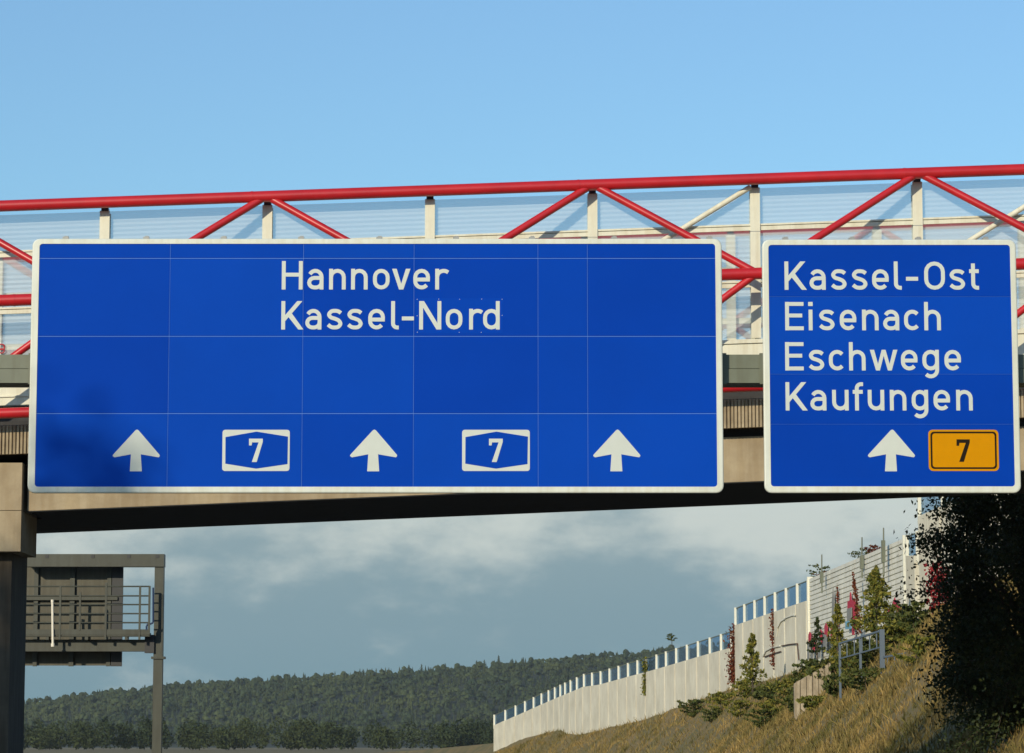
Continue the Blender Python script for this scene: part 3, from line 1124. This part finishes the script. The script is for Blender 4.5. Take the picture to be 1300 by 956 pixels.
MB().box((x_left, WY, WA(100, 808).z), (WA(190, 804).x, RD - .1, WA(100, 803.5).z)).build('walkway', M['gantry_far'], rg)
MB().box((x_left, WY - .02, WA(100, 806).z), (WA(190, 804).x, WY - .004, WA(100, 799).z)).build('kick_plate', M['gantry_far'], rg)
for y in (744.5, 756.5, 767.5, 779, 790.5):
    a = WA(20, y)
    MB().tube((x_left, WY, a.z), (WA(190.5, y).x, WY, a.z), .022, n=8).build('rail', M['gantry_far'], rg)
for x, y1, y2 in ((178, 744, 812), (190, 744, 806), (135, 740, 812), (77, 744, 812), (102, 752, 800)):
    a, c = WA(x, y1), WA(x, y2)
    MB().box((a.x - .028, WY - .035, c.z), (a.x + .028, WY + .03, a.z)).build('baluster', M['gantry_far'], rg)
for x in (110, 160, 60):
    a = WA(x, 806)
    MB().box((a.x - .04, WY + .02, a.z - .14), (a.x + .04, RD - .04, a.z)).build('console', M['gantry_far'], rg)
cb = MB()
pts = [WA(186, 800), WA(186, 795), WA(188, 792), WA(192, 792), WA(194.5, 790), WA(194.5, 770), WA(194.5, 746)]
for a, c in zip(pts, pts[1:]):
    cb.tube(a, c, .03, n=6)
cb.build('cable', M['cable'], rg)
tb = MB().tube(WA(67.5, 819) + Vector((0, -.06, 0)), WA(67, 763) + Vector((0, -.06, 0)), .036, n=10)
tb.tube(WA(67.6, 821) + Vector((0, -.06, 0)), WA(67.5, 817) + Vector((0, -.06, 0)), .055, n=10)
tb.tube(WA(67, 765) + Vector((0, -.06, 0)), WA(67, 761.5) + Vector((0, -.06, 0)), .045, n=10)
tb.build('white_tube', M['tube'], rg)
# sign seen from behind
BKD = RD + .75
bk = thing('direction_sign', (at(100, 845, BKD).x, BKD, at(100, 845, BKD).z), 'back of a metal road sign on the grey gantry beyond the pier', 'road sign')
KA = lambda x, y: at(x, y, BKD)
for x0, x1 in ((-120, -34), (-33.5, 44), (44.5, 90), (90.5, 138), (138.5, 153)):
    a, c = KA(x0, 845), KA(x1, 718)
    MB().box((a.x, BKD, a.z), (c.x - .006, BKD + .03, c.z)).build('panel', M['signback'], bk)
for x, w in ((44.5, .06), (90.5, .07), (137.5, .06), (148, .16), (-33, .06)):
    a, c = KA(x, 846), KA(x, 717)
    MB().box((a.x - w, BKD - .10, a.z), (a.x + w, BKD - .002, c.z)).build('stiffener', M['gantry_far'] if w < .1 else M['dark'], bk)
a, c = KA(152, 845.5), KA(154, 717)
MB().box((a.x, BKD - .05, a.z), (c.x, BKD + .05, c.z)).build('sunlit_edge_strip', M['tube'], bk)  # white strip paints the bright sunlit edge of the sign
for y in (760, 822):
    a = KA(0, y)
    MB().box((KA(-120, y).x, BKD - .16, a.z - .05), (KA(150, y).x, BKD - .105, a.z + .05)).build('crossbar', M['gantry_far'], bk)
for x in (60, 115, -20):
    p = KA(x, 818)
    MB().box((p.x - .07, RD + .26, p.z - .12), (p.x + .07, BKD - .1, p.z + .12)).build('hanger', M['dark'], bk)

# ------------------------------------------------------------------ noise barrier along the ramp
def barrier(name, posts, label, kind, bars=True):
    """posts: list of (X, Y, z_top, z_glass_bottom, z_foot)"""
    b0 = posts[0]
    t = thing(name, (b0[0], b0[1], b0[4]), label, 'noise barrier', 'noise barrier sections above the slip road')
    for i, (X, Y, zt, zg, zf) in enumerate(posts):
        w = .13
        if kind == 'glass':
            MB().box((X - w, Y - .16, zg - .3), (X + w * .8, Y + .02, zt + .05)).build('post', M['post'], t)
        elif i in (0, len(posts) - 1):
            MB().box((X - .16, Y - .2, zf - .4), (X + .16, Y + .02, zt + .12)).build('post', M['post'], t)
        if i == len(posts) - 1:
            break
        X1, Y1, zt1, zg1, zf1 = posts[i + 1]

        def slab(lo0, hi0, lo1, hi1, th, off=0.0):
            d = Vector((X1 - X, Y1 - Y, 0)).normalized()
            n = Vector((-d.y, d.x, 0)) * th / 2
            if n.x > 0:
                n = -n
            o = n.normalized() * off
            e = d * (.2 if kind == 'glass' and th > .2 else .02)
            p, q_ = Vector((X, Y, 0)) + o + e, Vector((X1, Y1, 0)) + o - e
            return [[p + n + Vector((0, 0, lo0)), q_ + n + Vector((0, 0, lo1)), q_ - n + Vector((0, 0, lo1)), p - n + Vector((0, 0, lo0))],
                    [p + n + Vector((0, 0, hi0)), q_ + n + Vector((0, 0, hi1)), q_ - n + Vector((0, 0, hi1)), p - n + Vector((0, 0, hi0))]]
        if kind == 'glass':
            MB().hexa(*slab(zg + .02, zt - .02, zg1 + .02, zt1 - .02, .02)).build('glass_pane', M['glass'], t)
            MB().hexa(*slab(zt - .02, zt + .03, zt1 - .02, zt1 + .03, .07)).build('top_rail', M['gantry'], t)
            MB().hexa(*slab(zf - 2.5, zg, zf1 - 2.5, zg1, .32)).build('concrete_panel', M['wallcon'], t)
        else:
            m = MB()
            nr = int((zt - zf) / .235)
            for j in range(nr + 1):
                za = zt - .235 * (j + 1)
                zb_ = zt - .235 * j
                za1, zb1 = zt1 - .235 * (j + 1), zt1 - .235 * j
                m.hexa(*slab(za + .06, zb_, za1 + .06, zb1, .13))
                m.hexa(*slab(za, za + .0599, za1, za1 + .0599, .03))
            m.build('slat_panel', M['wallrib'], t)
    return t


def wp(x, D, ytop, yg, yf):
    p = at(x, ytop, D)
    return (p.x, D, p.z, at(x, yg, D).z, at(x, yf, D).z)


# section A: farthest, low glass-topped wall stepping down the ramp
xsA = [929.5, 916.3, 902, 887, 873, 859.3, 846.3, 834.3, 821.6, 810, 798, 786, 774.5, 763.2, 752.3, 742, 733, 725, 718, 712, 705, 697, 688, 678, 667, 655, 642, 628]
A_posts = []
for i, x in enumerate(xsA):
    D = 192 + 4.1 * i
    yt = lerp_tab([(628, 908), (660, 894), (690, 880), (700, 875.5), (712, 870), (742, 856.5), (763, 853), (834, 832), (859, 824), (887, 815), (916, 806), (930, 801.5)], x)
    s = pxm(D)
    A_posts.append(wp(x, D, yt, yt + 1.02 * s, lerp_tab([(628, 942), (700, 930), (742, 908), (930, 868)], x)))
barrier('noise_barrier', A_posts, 'long glass-topped concrete noise barrier descending towards the wooded hill', 'glass')
xsB = [934.6, 946, 959, 971.8, 985, 999, 1013.3, 1027]
B_posts = []
for i, x in enumerate(xsB):
    D = 189 - 4.1 * i
    yt = 772.5 - (x - 934.6) * .385
    B_posts.append(wp(x, D, yt, yt + 1.06 * pxm(D), 872 - (x - 934) * .25))
bB = barrier('noise_barrier', B_posts, 'tall glass-topped concrete noise barrier overgrown by red creeper at its end post', 'glass')
xsC = [1028.2, 1041, 1055, 1070.5, 1087, 1104.5, 1126, 1150]
C_posts = []
for i, x in enumerate(xsC):
    D = 160 - 4.0 * i
    yt = 735.5 - (x - 1028) * .428
    C_posts.append(wp(x, D, yt, yt, 858 - (x - 1028) * .45))
bC = barrier('noise_barrier', C_posts, 'white horizontally slatted noise barrier behind the small conifers', 'slats')
D_posts = [wp(1153, 131, 681, 706, 800), wp(1166, 128.5, 676, 705, 798)]
barrier('noise_barrier', D_posts, 'single short glass-topped barrier bay between white slats and tall section', 'glass')
E_posts = []
for x, D in ((1168, 127.8), (1197.5, 124), (1228, 120), (1262, 116), (1300, 112), (1345, 108)):
    yt = 612 - (x - 1168) * .5
    E_posts.append(wp(x, D, yt, yt + 1.45 * pxm(D), 800 - (x - 1168) * .3))
barrier('noise_barrier', E_posts, 'tallest cream noise barrier section rising behind the dark tree', 'glass')

# relief arches and ledges cast on the concrete of section B
def on_wall(x, y, posts, lift=.10):
    for a, b in zip(posts, posts[1:]):
        xa, xb = PX + a[0] / (a[1] * CT + (a[2] - EYE) * ST) * F, PX + b[0] / (b[1] * CT + (b[2] - EYE) * ST) * F
        lo, hi = min(xa, xb), max(xa, xb)
        if lo <= x <= hi:
            t = (x - xa) / (xb - xa)
            D = a[1] + (b[1] - a[1]) * t
            return at(x, y, D - .12) + Vector((-lift, 0, 0))
    return at(x, y, posts[0][1])


for pts in ([(990, 808), (991, 797), (995, 789), (1002, 784), (1010, 781), (1013, 781)], [(972, 834), (976, 826), (984, 822), (994, 820)]):
    m = MB()
    for a, c in zip(pts, pts[1:]):
        m.bar(on_wall(*a, B_posts, .165), on_wall(*c, B_posts, .165), .06)
    m.build('relief_arch', M['wallrib'], bB)
for pts in ([(974, 834), (983, 830.5), (995, 827)], [(996, 820), (1006, 818), (1016, 817)], [(1016, 817), (1018, 838)]):
    m = MB()
    for a, c in zip(pts, pts[1:]):
        m.bar(on_wall(*a, B_posts, .165), on_wall(*c, B_posts, .165), .05)
    m.build('ledge', M['slab_brown'], bB)

# slim poles clamped to the slatted barrier
for x, y0, y1, yw0, yw1 in ((1043.3, 704, 753, 726, 740), (1094.3, 682, 734, 705, 722), (1121.7, 670, 731, 686, 714)):
    D = lerp_tab([(1028, 159.6), (1150, 131.6)], x) - 3.2
    b = at(x, y1, D)
    t = thing('slim_pole', b, {1043.3: 'short slim pole on the slats beside the glass-topped concrete section', 1094.3: 'slim dark pole above the tallest conifer on the slatted barrier', 1121.7: 'tall slim pole with a broad casing on the slatted barrier'}[x], 'pole', 'poles on the slatted barrier')
    MB().tube(b, at(x, y0, D), .045, .03, 8).build('shaft', M['gantry'], t)
    a, c = at(x, yw1, D), at(x, yw0, D)
    MB().box((a.x - .085, D - .07, a.z), (a.x + .085, D + .12, c.z)).build('casing', M['gantry'], t)

# ------------------------------------------------------------------ plants
def shrub(name, base, h, r, n, s, m, label, cat, group, shape='cone', seed=0, top=0.05, stem_r=None):
    rng = random.Random(seed)
    base = Vector(base)
    t = thing(name, base, label, cat, group)
    sr = stem_r if stem_r else max(.03, h * .02)
    MB().tube(base - Vector((0, 0, .3)), base + Vector((0, 0, h * .85)), sr, sr * .3, 7).build('trunk', M['bark'], t)
    mb = MB()
    # boughs: spurs of foliage that leave gaps between them
    nb = max(14, int(n / 26))
    for k in range(nb):
        f = (k + rng.random()) / nb
        a = rng.random() * 6.283
        if shape == 'cone':
            rad = r * (1 - f) ** .8 * rng.uniform(.4, 1.4) + top
            z = h * (.06 + .94 * f)
            droop = .15
        else:
            rad = r * math.sqrt(max(.02, 1 - (2 * f - .9) ** 2)) * rng.uniform(.7, 1.15)
            z = h * (.08 + .85 * f)
            droop = .25
        for _ in range(int(n / nb)):
            q = rng.random() ** .6
            aa = a + rng.gauss(0, .22)
            leaf(mb, base + Vector((math.cos(aa) * rad * q, math.sin(aa) * rad * q, z + droop * rad * q + rng.gauss(0, h * .018))), s * rng.uniform(.6, 1.3), rng)
    mb.build('crown', m, t)
    return t


def creeper(pts, w, n, s, m, label, seed, thick=.12, spiky=0):
    """climbing plant: leaves spread over a strip of wall given by its world points from foot to tip"""
    rng = random.Random(seed)
    t = thing('climbing_plant', pts[0], label, 'climbing plant', 'creepers on the noise barrier')
    st = MB()
    for a, b in zip(pts, pts[1:]):
        st.tube(a, b, .03, .02, 5)
    st.build('stem', M['bark'], t)
    mb = MB()
    L = len(pts) - 1
    for _ in range(n):
        f = rng.random() ** 1.15 * L
        i = min(int(f), L - 1)
        p = pts[i].lerp(pts[i + 1], f - i)
        ww = w * (1 - .75 * (f / L)) if spiky else w
        leaf(mb, p + Vector((rng.gauss(0, ww * .5), -abs(rng.gauss(0, thick)), rng.gauss(0, .15))), s * rng.uniform(.6, 1.3), rng)
    mb.build('leaves', m, t)
    return t


def col_pts(x, y0, y1, posts, n=4, lean=0):
    return [on_wall(x + lean * i / n, y0 + (y1 - y0) * i / n, posts, .18) for i in range(n + 1)]


creeper(col_pts(934.8, 866, 796, B_posts), .34, 900, .10, M['leaf_rust'], 'broad rust red creeper covering the barrier end post from foot to glass', 1)
creeper(col_pts(985.5, 846, 776, B_posts, lean=-1), .16, 240, .085, M['leaf_rust'], 'thin rusty creeper straggling up the arched concrete panels', 2)
creeper(col_pts(821.8, 880, 838, A_posts), .24, 300, .12, M['leaf_gold'], 'yellow green creeper climbing a post of the farthest barrier', 3)
creeper([at(1064, 812, 149), at(1063.8, 790, 149), at(1063.5, 765, 149), at(1062.5, 747, 149)], .10, 170, .075, M['leaf_rust'], 'slender rusty creeper beside the grey painted spire on the slats', 4, spiky=1)
creeper([at(1089, 800, 141), at(1089, 785, 141), at(1087, 760, 141), at(1083, 733, 141)], .20, 330, .08, M['leaf_rust'], 'taller rusty creeper beside the red and blue painted tower on the slats', 5, spiky=1)


def mural(pts, m, lift):
    a = [on_wall(x, y, C_posts, lift) for x, y in pts]
    b = [p + Vector((.03, 0, 0)) for p in a]
    k = len(a)
    MB().add(a + b, [tuple(range(k))] + [(k + i, k + (i + 1) % k, (i + 1) % k, i) for i in range(k)]).build('painted_shape', m, bC)


mural([(1131, 786), (1131, 773), (1135, 772), (1139.5, 758.5), (1143, 770), (1148.8, 770), (1148.8, 784)], M['mural_red'], .14)
mural([(1134.5, 787), (1139.5, 767), (1145, 786)], M['mural_grey'], .20)
mural([(1079.5, 786), (1079.5, 763.5), (1082, 762.5), (1082.6, 752), (1083.6, 752), (1084.2, 762), (1089, 761.5), (1089, 790)], M['mural_red'], .14)
mural([(1080.5, 790), (1080.5, 773), (1086.5, 771), (1086.5, 790)], M['mural_grey'], .20)
mural([(1079.5, 799), (1079.5, 789), (1087, 787.5), (1087, 798)], M['mural_blue'], .24)
mural([(1090, 797), (1090, 786), (1093.5, 785), (1093.5, 797)], M['mural_blue'], .14)
mural([(1060.3, 812), (1060.3, 764), (1061.5, 746), (1063, 762), (1063, 812)], M['mural_grey'], .16)
mural([(1087, 806), (1087, 796), (1089.5, 795), (1089.5, 806)], M['mural_red'], .2)
for x0, y0, w in ((1029.5, 804, 3), (1043.5, 801, 3), (1050, 793, 3.6), (1057.8, 799, 2.2), (1034.6, 812, 2.5)):
    mural([(x0, y0 + 17), (x0, y0 + 2), (x0 + w * .5, y0 - 2), (x0 + w, y0), (x0 + w, y0 + 16)], M['mural_red'], .14)
    mural([(x0, y0 + 34), (x0, y0 + 12), (x0 + w, y0 + 13), (x0 + w, y0 + 33)], M['mural_grey'], .20)
creeper([at(1193, 775, 122), at(1192, 752, 122), at(1190, 735, 122), at(1188, 716, 122)], .42, 650, .10, M['leaf_red'], 'crimson creeper on the tall barrier glimpsed beside the dark tree', 20)


def conifer(x, ytop, ybase, D, r, n, m, label, seed, s=.10):
    b = at(x, ybase, D)
    h = at(x, ytop, D).z - b.z
    return shrub('young_conifer', b, h, r, n, s, m, label, 'tree', 'small trees below the noise barrier', 'cone', seed)


conifer(955.5, 806, 872, 165, .75, 1300, M['leaf_gold'], 'small light green conifer in front of the concrete panels', 31)
conifer(1063.5, 768, 838, 140, .62, 1000, M['leaf_gold'], 'slim yellow green conifer in front of the white slats', 32)
conifer(1113, 722, 808, 127, .98, 2000, M['leaf_gold'], 'tallest feathery yellow green conifer in front of the slats', 33)
conifer(1037.5, 786, 832, 150, .42, 520, M['leaf_dark'], 'dark narrow conifer between the crimson tufts', 34)

bush_spots = [(1000, 858, 150, 1.3, 1.0), (982, 866, 158, 1.1, .9), (1018, 850, 140, 1.2, .9), (1042, 838, 140, 1.3, .9), (1028, 842, 146, 1.5, 1.1), (1052, 832, 138, 1.4, .9),
              (1078, 822, 133, 1.5, 1.0), (1092, 816, 130, 1.6, 1.0), (1127, 806, 124, 1.3, .9), (1140, 806, 124, 1.1, .9), (1152, 803, 124, 1.2, .9), (1100, 812, 128, 1.1, .8),
              (945, 872, 175, 1.2, .9), (968, 868, 165, .9, .7), (1160, 798, 122, 1.4, .8), (915, 880, 182, 1.2, 1.0), (1066, 842, 128, 1.0, .8), (880, 890, 195, 1.2, 1.1)]
BUSH_LABELS = ['green bush at the foot of the arched concrete panels'] * 2 + ['yellowish bush above the pale end of the slab retaining wall'] + \
    ['green bush between the retaining wall and the small crimson painted shapes'] * 3 + ['green bush behind the upper railing run below the painted tower'] * 2 + \
    ['low green bush below the red painted triangle on the slats'] * 3 + ['yellowish bush at the foot of the tallest feathery conifer'] + \
    ['yellowish bush beside the rust red creeper on the end post'] + ['small green bush right of the light green conifer before the concrete'] + ['green bush under the single glass-topped bay'] + \
    ['yellowish bush at the foot of the long descending barrier'] + ['small green bush just above the retaining wall return'] + ['low bush at the descending barrier nearer the wooded hill']
for i, (x, y, D, h, r) in enumerate(bush_spots):
    b = at(x, y, D)
    b.z = max(b.z, slope_z(b.x, D) - .1) if b.z < slope_z(b.x, D) + 1.5 else b.z
    b.z = slope_z(b.x, D) - .05 if b.z - slope_z(b.x, D) > .05 else b.z
    shrub('bush', b, h, r, 620, .11, M['leaf_mid'] if i % 3 else M['leaf_gold'], BUSH_LABELS[i], 'bush', 'bushes on the bank', 'ball', 50 + i)
for i, (x, y, D, w) in enumerate(((1040, 722, 158.5, 1.0), (1047, 726, 157, .7), (1095, 702, 146.5, .8), (1110, 694, 143, .6), (853, 800, 217, .6))):
    posts = C_posts if x > 1000 else A_posts
    b = at(x, y + (14 if x > 1000 else 15), D)
    shrub('wall_plant', b, .6 if w < .8 else .8, w * .8, 300, .06, M['leaf_rust'] if i % 2 else M['leaf_mid'], ['bushy green plant hanging over the slats at the shortest pole', 'reddish plant on the slats just right of the shortest pole', 'green plant on top of the slats at the middle pole', 'reddish plant on top of the slats between middle and tall pole', 'lone green plant on top of the long descending barrier'][i], 'plant', 'plants on top of the barrier', 'ball', 80 + i)

low_spots = [(985, 905, 150, .9, 1.0), (1015, 925, 140, 1.1, 1.2), (940, 915, 168, 1.0, 1.1), (1100, 940, 118, 1.0, 1.1),
             (1035, 885, 134, .7, .8), (905, 925, 180, .9, 1.1), (1165, 935, 108, 1.1, 1.0), (970, 940, 150, 1.0, 1.1)]
for i, (x, y, D, h, r) in enumerate(low_spots):
    b = at(x, y, D)
    b.z = slope_z(b.x, D) - .1
    shrub('weed_clump', b, h, r, 700, .09, M['leaf_mid'] if i % 2 else M['leaf_gold'], ('green' if i % 2 else 'yellowish') + ' weed clump growing out of the dry grass low on the bank', 'plant', ('green' if i % 2 else 'yellowish') + ' weeds in the dry grass', 'ball', 120 + i)

# dry grass on the bank: nobody could count it
gr_m = MB()
rng = random.Random(11)
for _ in range(80000):
    D = rng.uniform(66, 165) if rng.random() < .75 else rng.uniform(165, 300)
    xe, xw = road_x(D) + 9.8, wall_x(D)
    t = rng.uniform(.02, 1.02)
    X = xe + (xw - xe) * t
    if PX + X / D * F > 1330:
        continue
    z = slope_z(X, D) - .08
    h = rng.uniform(.14, .42) * (1.3 if rng.random() < .12 else .9)
    a = rng.random() * 6.283
    w = rng.uniform(.015, .04)
    lx, ly = rng.gauss(.06, .14), rng.gauss(0, .14)
    dx, dy = math.cos(a) * w, math.sin(a) * w
    gr_m.add([(X - dx, D - dy, z), (X + dx, D + dy, z), (X + lx * .5 + dx * .6, D + ly * .5, z + h * .6), (X + lx, D + ly, z + h)], [(0, 1, 2), (0, 2, 3)])
tag(gr_m.build('dry_grass', M['drygrass'], loc=(13, 100, 3)), 'dry yellow grass covering the bank below the noise barrier', 'grass', kind='stuff')

# ------------------------------------------------------------------ railing and retaining wall on the bank
RL = 118.0
rl = thing('metal_railing', at(1120, 851, RL), 'blue grey metal railing stepping down the grassy bank', 'railing')
def rail_run(p, q_, y_lo, posts_at, nm='rail'):
    a, c = at(*p), at(*q_)
    MB().bar(a, c, .07).build(nm, M['rail'], rl)
    a2, c2 = a - Vector((0, 0, y_lo)), c - Vector((0, 0, y_lo))
    MB().bar(a2, c2, .05).build(nm, M['rail'], rl)
    for f in posts_at:
        u_, d_ = a.lerp(c, f), a2.lerp(c2, f)
        MB().box((u_.x - .02, u_.y - .02, d_.z), (u_.x + .02, u_.y + .02, u_.z)).build('baluster', M['rail'], rl)
rail_run((1066, 817, 126), (1119.5, 800.5, RL), .62, (.0, .18, .36, .54, .72, .88))
rail_run((1121, 834.5, RL), (1181, 824, RL - 5), .50, (.1, .25, .42, .6, .78, .96))
p, q_ = at(1120.5, 858, RL), at(1120.5, 799, RL)
MB().box((p.x - .09, RL - .09, p.z - .5), (p.x + .09, RL + .09, q_.z)).build('post', M['rail'], rl)
for (x, y, D) in ((1066, 817, 126), (1181, 824, RL - 5), (1150, 829, RL - 2.5), (1092, 809, 122)):
    p = at(x, y, D)
    MB().box((p.x - .045, D - .045, slope_z(p.x, D) - .3), (p.x + .045, D + .045, p.z)).build('post', M['rail'], rl)

RW = 138.0
rw = thing('retaining_wall', (at(1040, 860, RW).x, RW, 0), 'pale slab retaining wall with shade-darkened brown return beside the grassy bank', 'retaining wall')
n = 6
for i in range(n):
    x0, x1 = 1008 + (1055 - 1008) * i / n, 1008 + (1055 - 1008) * (i + 1) / n
    D0 = RW
    a, c = at(x0 + .4, 868 - (x0 - 1008) * .58, D0), at(x1 - .4, 868 - (x1 - 1008) * .58, D0)
    dd = R.uniform(-.03, .03)
    MB().prism([(a.x, -.05), (c.x, -.05), (c.x, c.z), (a.x, a.z)], D0 + dd, D0 + .35).build('slab', M['slab_lit'], rw)
n = 5
for i in range(n):
    x0, x1 = 1055.2 + 26 * i / n, 1055.2 + 26 * (i + 1) / n
    f0, f1 = i / n, (i + 1) / n
    a, c = at(x0 + .3, 840.5 + 5 * f0, RW + .05 + 1.2 * f0), at(x1 - .3, 840.5 + 5 * f1, RW + .05 + 1.2 * f1)
    MB().hexa([(a.x, a.y, -.05), (c.x, c.y, -.05), (c.x, c.y + .25, -.05), (a.x, a.y + .25, -.05)],
              [a, c, (c.x, c.y + .25, c.z), (a.x, a.y + .25, a.z)]).build('slab', M['slab_brown'], rw)

# ------------------------------------------------------------------ trees
def tree(name, base, h, crown_c, crown_r, nl, s, m, label, seed, nlimb=14, spread=1.0, trunk_r=.2, hull=0.0, group=None):
    rng = random.Random(seed)
    base = Vector(base)
    t = thing(name, base, label, 'tree', group)
    wood = MB()
    top = base + Vector((rng.uniform(-.3, .3), rng.uniform(-.3, .3), h * .82))
    mid = base.lerp(top, .5) + Vector((rng.uniform(-.2, .2), 0, 0))
    wood.tube(base - Vector((0, 0, .3)), mid, trunk_r, trunk_r * .65, 9)
    wood.tube(mid, top, trunk_r * .65, trunk_r * .15, 8)
    cc = base + Vector(crown_c)
    tips = []
    for k in range(nlimb):
        a = k * 2.4 + rng.random()
        zf = -0.95 + 1.9 * (k + .5) / nlimb
        rad = math.sqrt(max(.05, 1 - zf * zf)) * rng.uniform(.72, 1.05)
        tip = cc + Vector((math.cos(a) * rad * crown_r[0], math.sin(a) * rad * crown_r[1], zf * crown_r[2]))
        f = min(.95, max(.12, (tip.z - base.z) / h - .18))
        root_ = base.lerp(top, f)
        elbow = root_.lerp(tip, .5) + Vector((0, 0, .12 * (tip - root_).length))
        wood.tube(root_, elbow, trunk_r * .35, trunk_r * .2, 6)
        wood.tube(elbow, tip, trunk_r * .2, trunk_r * .05, 6)
        for _ in range(4):
            u_ = rng.uniform(.3, 1.0)
            b0 = elbow.lerp(tip, u_)
            b1 = b0 + Vector((rng.gauss(0, .28) * crown_r[0], rng.gauss(0, .28) * crown_r[1], rng.gauss(.06, .2) * crown_r[2]))
            wood.tube(b0, b1, trunk_r * .08, trunk_r * .02, 5, cap=False)
            tips += [(b0, b1)]
        tips.append((elbow, tip))
    wood.build('trunk', M['bark'], t)
    mb = MB()
    for _ in range(nl):
        a, b = rng.choice(tips)
        p = a.lerp(b, rng.random() ** .7)
        d = Vector((rng.gauss(0, 1), rng.gauss(0, 1), rng.gauss(0, .8))) * (crown_r[0] * .13 * spread)
        leaf(mb, p + d, s * rng.uniform(.6, 1.25), rng)
    mb.build('crown', m, t)
    return t


# dark tree just behind the bridge, in its shade
tb = Vector((11.95, 72.0, slope_z(11.95, 72.0)))
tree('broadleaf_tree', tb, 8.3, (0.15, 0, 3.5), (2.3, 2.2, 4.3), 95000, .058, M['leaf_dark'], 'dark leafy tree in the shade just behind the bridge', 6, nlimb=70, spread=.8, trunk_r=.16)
# tall tree by the roadside behind the camera; its top shades the lower left corner of the wide sign
P = at(72, 612, SD)
tt = P + SUN_VEC * 55
tree('broadleaf_tree', (tt.x, tt.y, 0), tt.z + .2, (0, 0, tt.z - 7.0), (2.1, 2.1, 7.0), 9000, .22, M['leaf_mid'], 'slender tall tree on the left verge whose shadow reaches the wide sign', 9, nlimb=40, spread=1.2, trunk_r=.35)
P = at(-60, 705, 60.5)
tt = P + SUN_VEC * 66
tree('broadleaf_tree', (tt.x, tt.y, 0), tt.z + .2, (0, 0, tt.z - 8.0), (3.0, 3.0, 8.0), 9000, .26, M['leaf_mid'], 'broad tall tree on the left verge shading the bridge pier', 10, nlimb=40, spread=1.2, trunk_r=.4)

# ------------------------------------------------------------------ thin evening haze that pales the far hill
hz = bpy.data.materials.new('haze_air')
hz.use_nodes = True
hn = hz.node_tree.nodes
hn.remove(hn['Principled BSDF'])
pv = hn.new('ShaderNodeVolumePrincipled')
pv.inputs['Color'].default_value = (0.80, 0.90, 1.0, 1)
pv.inputs['Density'].default_value = 0.000042
hz.node_tree.links.new(pv.outputs[0], hn['Material Output'].inputs['Volume'])
tag(MB().box((-4050, -650, -1.5), (4050, 4650, 170)).build('haze', hz), 'thin pale evening haze over the valley', 'haze', kind='stuff')
